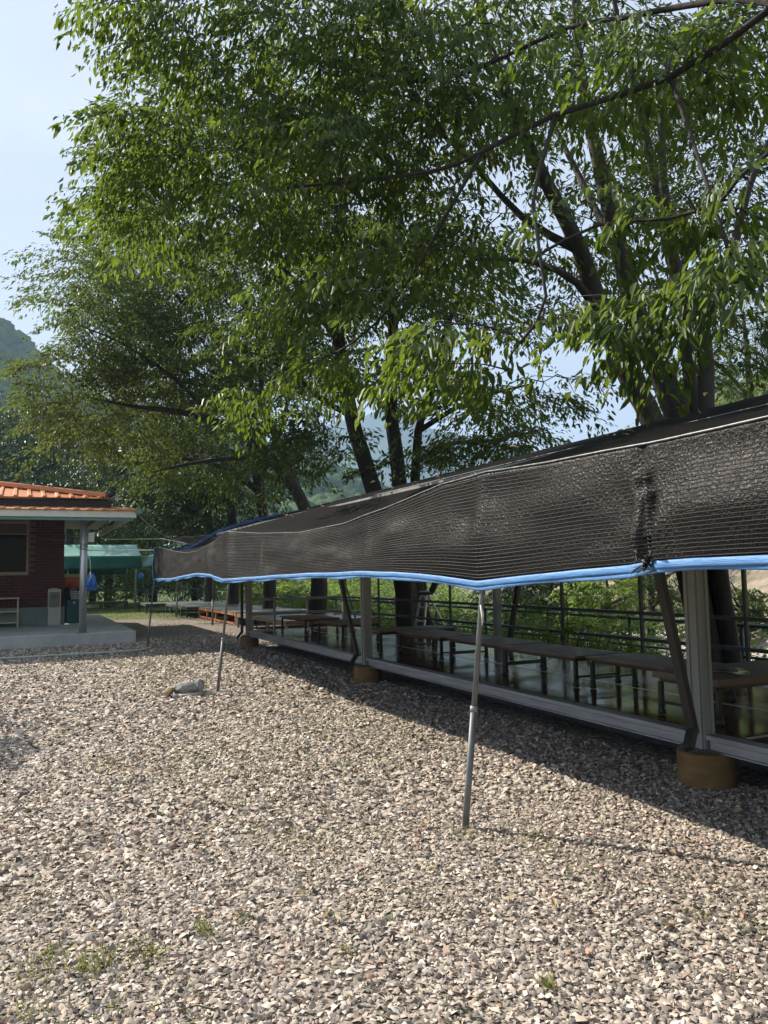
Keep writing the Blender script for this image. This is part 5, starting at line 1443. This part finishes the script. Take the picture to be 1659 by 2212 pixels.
# ------------------------------------------------------------------ background trees
def back_tree(x, y, h, rad, mat, leaf, n, seed, label, per=46, group=None, low=0.25, name='leafy_tree'):
    z0 = float(gz(x, y))
    g = np.random.default_rng(seed)
    stems = [[(x, y, z0 - 0.2, 0.05 * rad + .05), (x + 0.1, y, z0 + h * .3, 0.045 * rad + .04), (x + g.uniform(-.3, .3), y, z0 + h * .62, 0.03 * rad + .02), (x + g.uniform(-.5, .5), y, z0 + h * .95, 0.02)]]
    for k in range(4):
        a = g.random() * 6.28; zz = z0 + h * g.uniform(max(low, .25), .6)
        stems.append([(x, y, zz, 0.02 * rad + .015), (x + math.cos(a) * rad * .45, y + math.sin(a) * rad * .45, zz + h * .12, 0.014 * rad + .01), (x + math.cos(a) * rad * .85, y + math.sin(a) * rad * .85, zz + h * .18, 0.01)])
    bl = []
    for k in range(7):
        a = g.random() * 6.28; f = g.random()
        zz = z0 + h * (low + 0.12 + (0.86 - low - .12) * (k + .5) / 7)
        rr = rad * (1.05 - 0.55 * (k / 7)) * 0.75
        off = rad * 0.4 * f * (1 - k / 9)
        bl.append(((x + math.cos(a) * off, y + math.sin(a) * off, zz), (rr, rr, h * 0.12), n // 7))
    return make_tree(name, label, stems, bl, mat, leaf, per, seed, spray=rad * 0.34, group=group, step=0.8)
BG = 'trees beyond the yard'
k = 200
for (dx, dy, dep, h, rad, mt, n, lab) in [
    (70, 1000, 47, 14.0, 4.4, 'leaf_dark', 190, 'dark tree with a forked trunk behind the orange roof'),
    (150, 1010, 43, 11.0, 3.8, 'leaf_dark', 160, 'dark low spreading tree behind the middle of the orange roof'),
    (-15, 1000, 52, 15.5, 5.0, 'leaf_dark', 200, 'tall dark tree behind the left half of the orange roof'),
    (235, 1050, 49, 9.0, 4.0, 'leaf_dark', 150, 'dark tree behind the corner of the orange roof'),
    (330, 1120, 47, 6.6, 3.6, 'leaf_mid', 110, 'green tree behind the green tarpaulin tent'),
    (200, 1180, 48, 5.2, 3.4, 'leaf_bright', 110, 'bright green tree above the green tarpaulin roof'),
    (420, 1150, 46, 6.0, 3.4, 'leaf_mid', 110, 'green tree behind the small far shade net'),
    (520, 1150, 50, 6.5, 3.6, 'leaf_dark', 110, 'dark green tree behind the row of platforms')]:
    k += 1
    p = onz(dx, 1262, 0.0); d = at(dx, dy, dep)
    back_tree(d[0], d[1], h, rad, M[mt], 0.26, n, k, lab, group=BG, low=0.12 if 'bright' in lab or 'green tree' in lab else 0.3)
# bank across the stream
for (dx, dep, h, rad, mt, n, lab) in [
    (1270, 40, 8.5, 3.6, 'leaf_pale', 130, 'pale sunlit tree across the stream, seen over the middle of the net'),
    (1380, 42, 10.5, 4.0, 'leaf_pale', 130, 'pale green tree across the stream behind the stems of the many-stemmed tree'),
    (1520, 44, 13.5, 4.4, 'leaf_pale', 130, 'tall pale tree across the stream behind the many-stemmed tree'),
    (1640, 40, 14.5, 4.6, 'leaf_mid', 130, 'tall green tree across the stream at the steep bank'),
    (1600, 52, 11.0, 4.6, 'leaf_pale', 130, 'broad pale tree on the wooded slope above the steep bank'),
    (1700, 48, 12.0, 4.8, 'leaf_mid', 130, 'broad green tree on the wooded slope above the steep bank'),
    (1450, 52, 9.0, 4.2, 'leaf_mid', 120, 'green tree on the wooded slope behind the pale trees'),
    (1180, 34, 3.6, 2.6, 'leaf_dark', 110, 'dark bushy tree across the stream, seen under the net'),
    (1090, 36, 3.8, 2.6, 'leaf_dark', 110, 'dark pine-like tree across the stream behind the deck rails'),
    (1300, 30, 3.4, 2.2, 'leaf_bright', 110, 'bright green tree across the stream, seen between post and brace'),
    (1400, 33, 4.0, 2.6, 'leaf_mid', 110, 'green tree across the stream beside the black downpipe'),
    (1590, 30, 2.6, 1.8, 'leaf_mid', 90, 'small green tree on the far bank below the bare slope')]:
    k += 1
    d = at(dx, 1240, dep)
    back_tree(d[0], d[1], h, rad, M[mt], 0.20, n, k, lab, group='trees across the stream', low=0.03)
# shrubs
def shrub(x, y, h, rad, mat, leaf, n, seed, label, group, per=30, name='shrub'):
    z0 = float(gz(x, y)); g = np.random.default_rng(seed)
    root = thing(name, label, 'shrub', group)
    P = np.zeros((n, 3)); A = np.zeros((n, 3)); tw = MB()
    for i in range(n):
        a = g.random() * 6.28; rr = rad * math.sqrt(g.random()); zz = h * (0.10 + 0.85 * g.random() * (1 - 0.55 * (rr / rad) ** 2))
        P[i] = (x + rr * math.cos(a), y + rr * math.sin(a), z0 + zz)
        A[i] = unit(np.array([math.cos(a), math.sin(a), 0.7]) + g.normal(0, .35, 3))
        if i % 3 == 0:
            tw.tube([(x + .3 * rr * math.cos(a), y + .3 * rr * math.sin(a), z0 - .05), ((x + P[i, 0]) / 2, (y + P[i, 1]) / 2, z0 + zz * .6), P[i]], [0.014, 0.010, 0.005], 4, cap=False)
    tw.build('stem', M['twig'], root, smooth=True)
    B, D, Nn, L, W, T = spray_leaves(g, P, A, np.full(n, 0.42 * (h + rad) / 1.6), per, leaf, 0.3)
    c = link('foliage', leaf_mesh('foliage', B, D, Nn, L, W, mat, T, False), root); c['kind'] = 'stuff'
g = np.random.default_rng(77)
names = ['leaf_bright', 'leaf_mid', 'leaf_bright', 'leaf_pale']
lab4 = ['bright green shrub on the bank outside the pipe fence', 'mid green shrub on the bank outside the pipe fence', 'bright green shrub on the bank outside the pipe fence', 'pale green shrub on the bank outside the pipe fence']
for i, y in enumerate(np.arange(6.4, 40, 1.45)):
    x = 9.35 + 0.9 * g.random()
    hh = (0.75 + 0.35 * g.random()) * (0.22 if y < 8.5 else 0.75 if y < 12 else 1.0)
    shrub(x, y, hh, 0.75 + 0.25 * g.random(), M[names[i % 4]], 0.085 if y < 20 else 0.12, 60, 300 + i, '%s shrub along the outside of the pipe fence from the overhanging tree, %s' % (ORD[i], ['bright green', 'mid green', 'bright green', 'pale green'][i % 4]), 'shrubs along the pipe fence', per=30)
for (dx, dep, h, mt) in [(1225, 11.5, 1.35, 'leaf_bright'), (1275, 11.0, 1.1, 'leaf_bright')]:
    d = at(dx, 1300, dep)
    shrub(d[0], d[1], h, 0.42, M[mt], 0.13, 26, 400 + int(dx), '%s bright green sapling rising above the deck rails' % ('taller' if dx == 1225 else 'shorter'), 'saplings by the deck rails', per=16, name='sapling')
for i in range(22):
    dx = 555 + 360 * g.random(); dep = 38 + 60 * g.random()
    d = at(dx, 1250, dep)
    shrub(d[0], d[1], 2.0 + 2.2 * g.random(), 2.0 + 1.2 * g.random(), M[['leaf_pale', 'leaf_bright'][i % 2]], 0.30, 44, 500 + i, 'pale sunlit shrub in the meadow beyond the trunks' if i % 2 == 0 else 'bright green shrub in the meadow beyond the trunks', 'meadow shrubs', per=26, name='meadow_shrub')
# hedge at the back of the yard
for i, x in enumerate(np.arange(-3.5, 14, 1.9)):
    shrub(x, 42.8 + 1.2 * g.random(), 2.3 + 0.9 * g.random(), 1.5, M[['leaf_dark', 'leaf_mid', 'leaf_bright'][i % 3]], 0.17, 100, 600 + i, '%s hedge shrub behind the back fence from the brick building, %s' % (ORD[i], ['dark green', 'mid green', 'sunlit bright'][i % 3]), 'hedge shrubs behind the back fence', per=34, name='hedge_shrub')
# added tree outside the picture, put in to shade the edge of the gravel
back_tree(-3.25, 11.4, 3.8, 1.7, M['leaf_mid'], 0.14, 220, 900, 'round leafy tree added out of view to shade the edge of the yard', per=50, group=BG, low=0.3)

# ------------------------------------------------------------------ weeds, grass tufts, fallen leaves
def blades(name, label, cat, B, H, g, mat, lean=0.5, wid=0.09):
    n = len(B)
    D = unit(np.stack([g.normal(0, lean, n), g.normal(0, lean, n), np.ones(n)], -1))
    Nn = unit(g.normal(size=(n, 3)))
    o = link(name, leaf_mesh(name, B, D, Nn, H, H * wid, mat, g.random(n), False, 0.25))
    tag(o, label, cat, kind='stuff')
def tufts():
    g = np.random.default_rng(55)
    spots = [(628, 1815, 24, 1), (795, 1800, 14, .7), (1000, 1808, 34, 1), (1140, 1815, 40, 1), (1200, 1860, 60, .8), (1255, 1880, 40, .6), (210, 1655, 26, 1), (520, 1530, 40, 1), (560, 1525, 24, 1), (450, 1515, 22, .8),
             (110, 1685, 40, .8), (120, 1600, 30, .6), (440, 2015, 14, 1.3), (300, 2060, 26, 1), (330, 2065, 18, 1), (60, 2105, 30, .8), (110, 2075, 22, 1), (210, 2090, 22, 1.2), (180, 2095, 14, 1), (60, 2195, 26, .8), (90, 1880, 50, .5),
             (130, 1830, 40, .6), (300, 1845, 24, .7), (335, 1760, 20, .6), (1600, 1940, 60, .6), (1640, 2010, 40, .8), (1500, 1985, 20, .8), (1455, 1900, 24, .5), (770, 1720, 18, .6), (930, 1880, 18, .5), (520, 1990, 18, .8), (250, 1940, 30, .5),
             (60, 1940, 40, .6), (380, 1450, 40, .5), (210, 1447, 40, .5), (90, 1450, 50, .5), (330, 1480, 40, .5), (560, 1480, 22, .4), (280, 1540, 30, .5), (180, 1570, 30, .5), (1125, 1560, 16, 1.2), (1240, 1595, 12, 1), (860, 1640, 16, .5), (650, 1620, 16, .5), (750, 2060, 12, .7), (1190, 2140, 10, 1.2), (50, 1760, 40, .7)]
    Bs = []; Hs = []
    for x, y, w, h in spots:
        c = onz(x, y); k = np.linalg.norm(c) / F
        n = int(22 + w * 2.4)
        rr = w * k * 1.35
        p = np.stack([c[0] + g.normal(0, rr * .55, n), c[1] + g.normal(0, rr * 1.1, n), np.full(n, 0.008)], -1)
        Bs.append(p); Hs.append(h * 0.034 * (0.5 + g.random(n)))
    # thin scatter everywhere in the yard, in loose patches
    x, y = scatter(-0.6, 4.2, 2.2, 18.5, 420, g)
    kk = fbm(x * 0.9 + 3, y * 0.6, 4) + 0.10 * g.random(len(x)) > 0.635 - 0.03 * np.clip((y - 11) / 4, 0, 1)
    x, y = x[kk], y[kk]
    Bs.append(np.stack([x, y, np.full(len(x), 0.01)], -1)); Hs.append(0.034 * (0.5 + g.random(len(x))))
    x, y = scatter(0.5, 6.2, 17.5, 40.5, 120, g)
    kk = (fbm(x * 0.6, y * 0.35) + np.clip((y - 30) / 30, 0, .3) > 0.56) & yard_ok(x, y)
    x, y = x[kk], y[kk]
    Bs.append(np.stack([x, y, np.full(len(x), 0.0)], -1)); Hs.append(0.07 * (0.5 + g.random(len(x))))
    blades('grass_tufts', 'thin yellow green grass tufts growing through the gravel', 'grass', np.concatenate(Bs), np.concatenate(Hs), g, M['grass'], 0.75, 0.055)
    # weeds on the bank
    x, y = scatter(8.7, 13.0, 4, 42, 60, g)
    z = gz(x, y)
    blades('bank_weeds', 'tangle of green weeds covering the bank outside the fence', 'weeds', np.stack([x, y, z - 0.02], -1), np.where(y < 9.5, 0.10, 0.22) * (0.5 + g.random(len(x))), g, M['leaf_bright'], 0.6, 0.28)
    # fallen leaves and bits
    x, y = scatter(-0.4, 5.5, 2.2, 14, 2.0, g)
    n = len(x)
    B = np.stack([x, y, np.full(n, 0.034)], -1)
    a = g.random(n) * 6.28
    D = np.stack([np.cos(a), np.sin(a), g.normal(0, .15, n)], -1); Nn = unit(np.array([0, 0, 1.0]) + g.normal(0, .25, (n, 3)))
    L = 0.045 + 0.04 * g.random(n)
    o = link('fallen_leaves', leaf_mesh('fallen_leaves', B, D, Nn, L, L * .42, M['dry_leaf'], g.random(n), True, 0.25))
    tag(o, 'scattered dry yellow and brown leaves on the gravel', 'leaves', kind='stuff')
    tw = MB()
    for q in range(60):
        x = g.uniform(0, 4.2); y = g.uniform(2.3, 9); a = g.random() * 6.28; l = g.uniform(.06, .2)
        tw.tube([(x, y, .03), (x + l * .5 * math.cos(a), y + l * .5 * math.sin(a), .04), (x + l * math.cos(a + .2), y + l * math.sin(a + .2), .03)], [0.003, .0028, .0015], 4)
    tag(tw.build('fallen_twigs', M['twig']), 'thin broken twigs scattered on the gravel', 'twigs', kind='stuff')
    # leaves fallen on the net roof
    n = 60
    y = g.uniform(2, 16, n); s = g.random(n) * 0.8
    xx = netx(y) + (5.8 - netx(y)) * s; zz = foldz(y) + (3.075 - foldz(y)) * s + 0.035
    zz = np.maximum(zz, 2.36 + (3.075 - 2.36) * (xx - 3.4) / 2.4 * (xx > 3.7) + 0.03)
    a = g.random(n) * 6.28
    D = np.stack([np.cos(a), np.sin(a), g.normal(0, .2, n)], -1)
    o = link('fallen_leaves', leaf_mesh('fallen_leaves', np.stack([xx, y, zz], -1), D, unit(np.array([-.3, 0, 1.0]) + g.normal(0, .3, (n, 3))), np.full(n, .06), np.full(n, .026), M['dry_leaf'], 0.4 + .6 * g.random(n), True, 0.25))
    tag(o, 'a few yellowed leaves lying on the black net roof', 'leaves', kind='stuff')
tufts()

# ------------------------------------------------------------------ air
def haze():
    m = bpy.data.materials.new('haze_air'); m.use_nodes = True; nt = m.node_tree
    nt.nodes.remove(nt.nodes['Principled BSDF'])
    v = nt.nodes.new('ShaderNodeVolumePrincipled')
    v.inputs['Color'].default_value = (0.50, 0.72, 1.0, 1)
    v.inputs['Density'].default_value = 0.00045
    v.inputs['Anisotropy'].default_value = 0.05
    nt.links.new(v.outputs['Volume'], nt.nodes['Material Output'].inputs['Volume'])
    o = MB().box(-4200, 4200, -4200, 4200, -60, 520).build('haze', m)
    tag(o, 'thin pale summer haze over the valley', 'haze', kind='stuff')
haze()
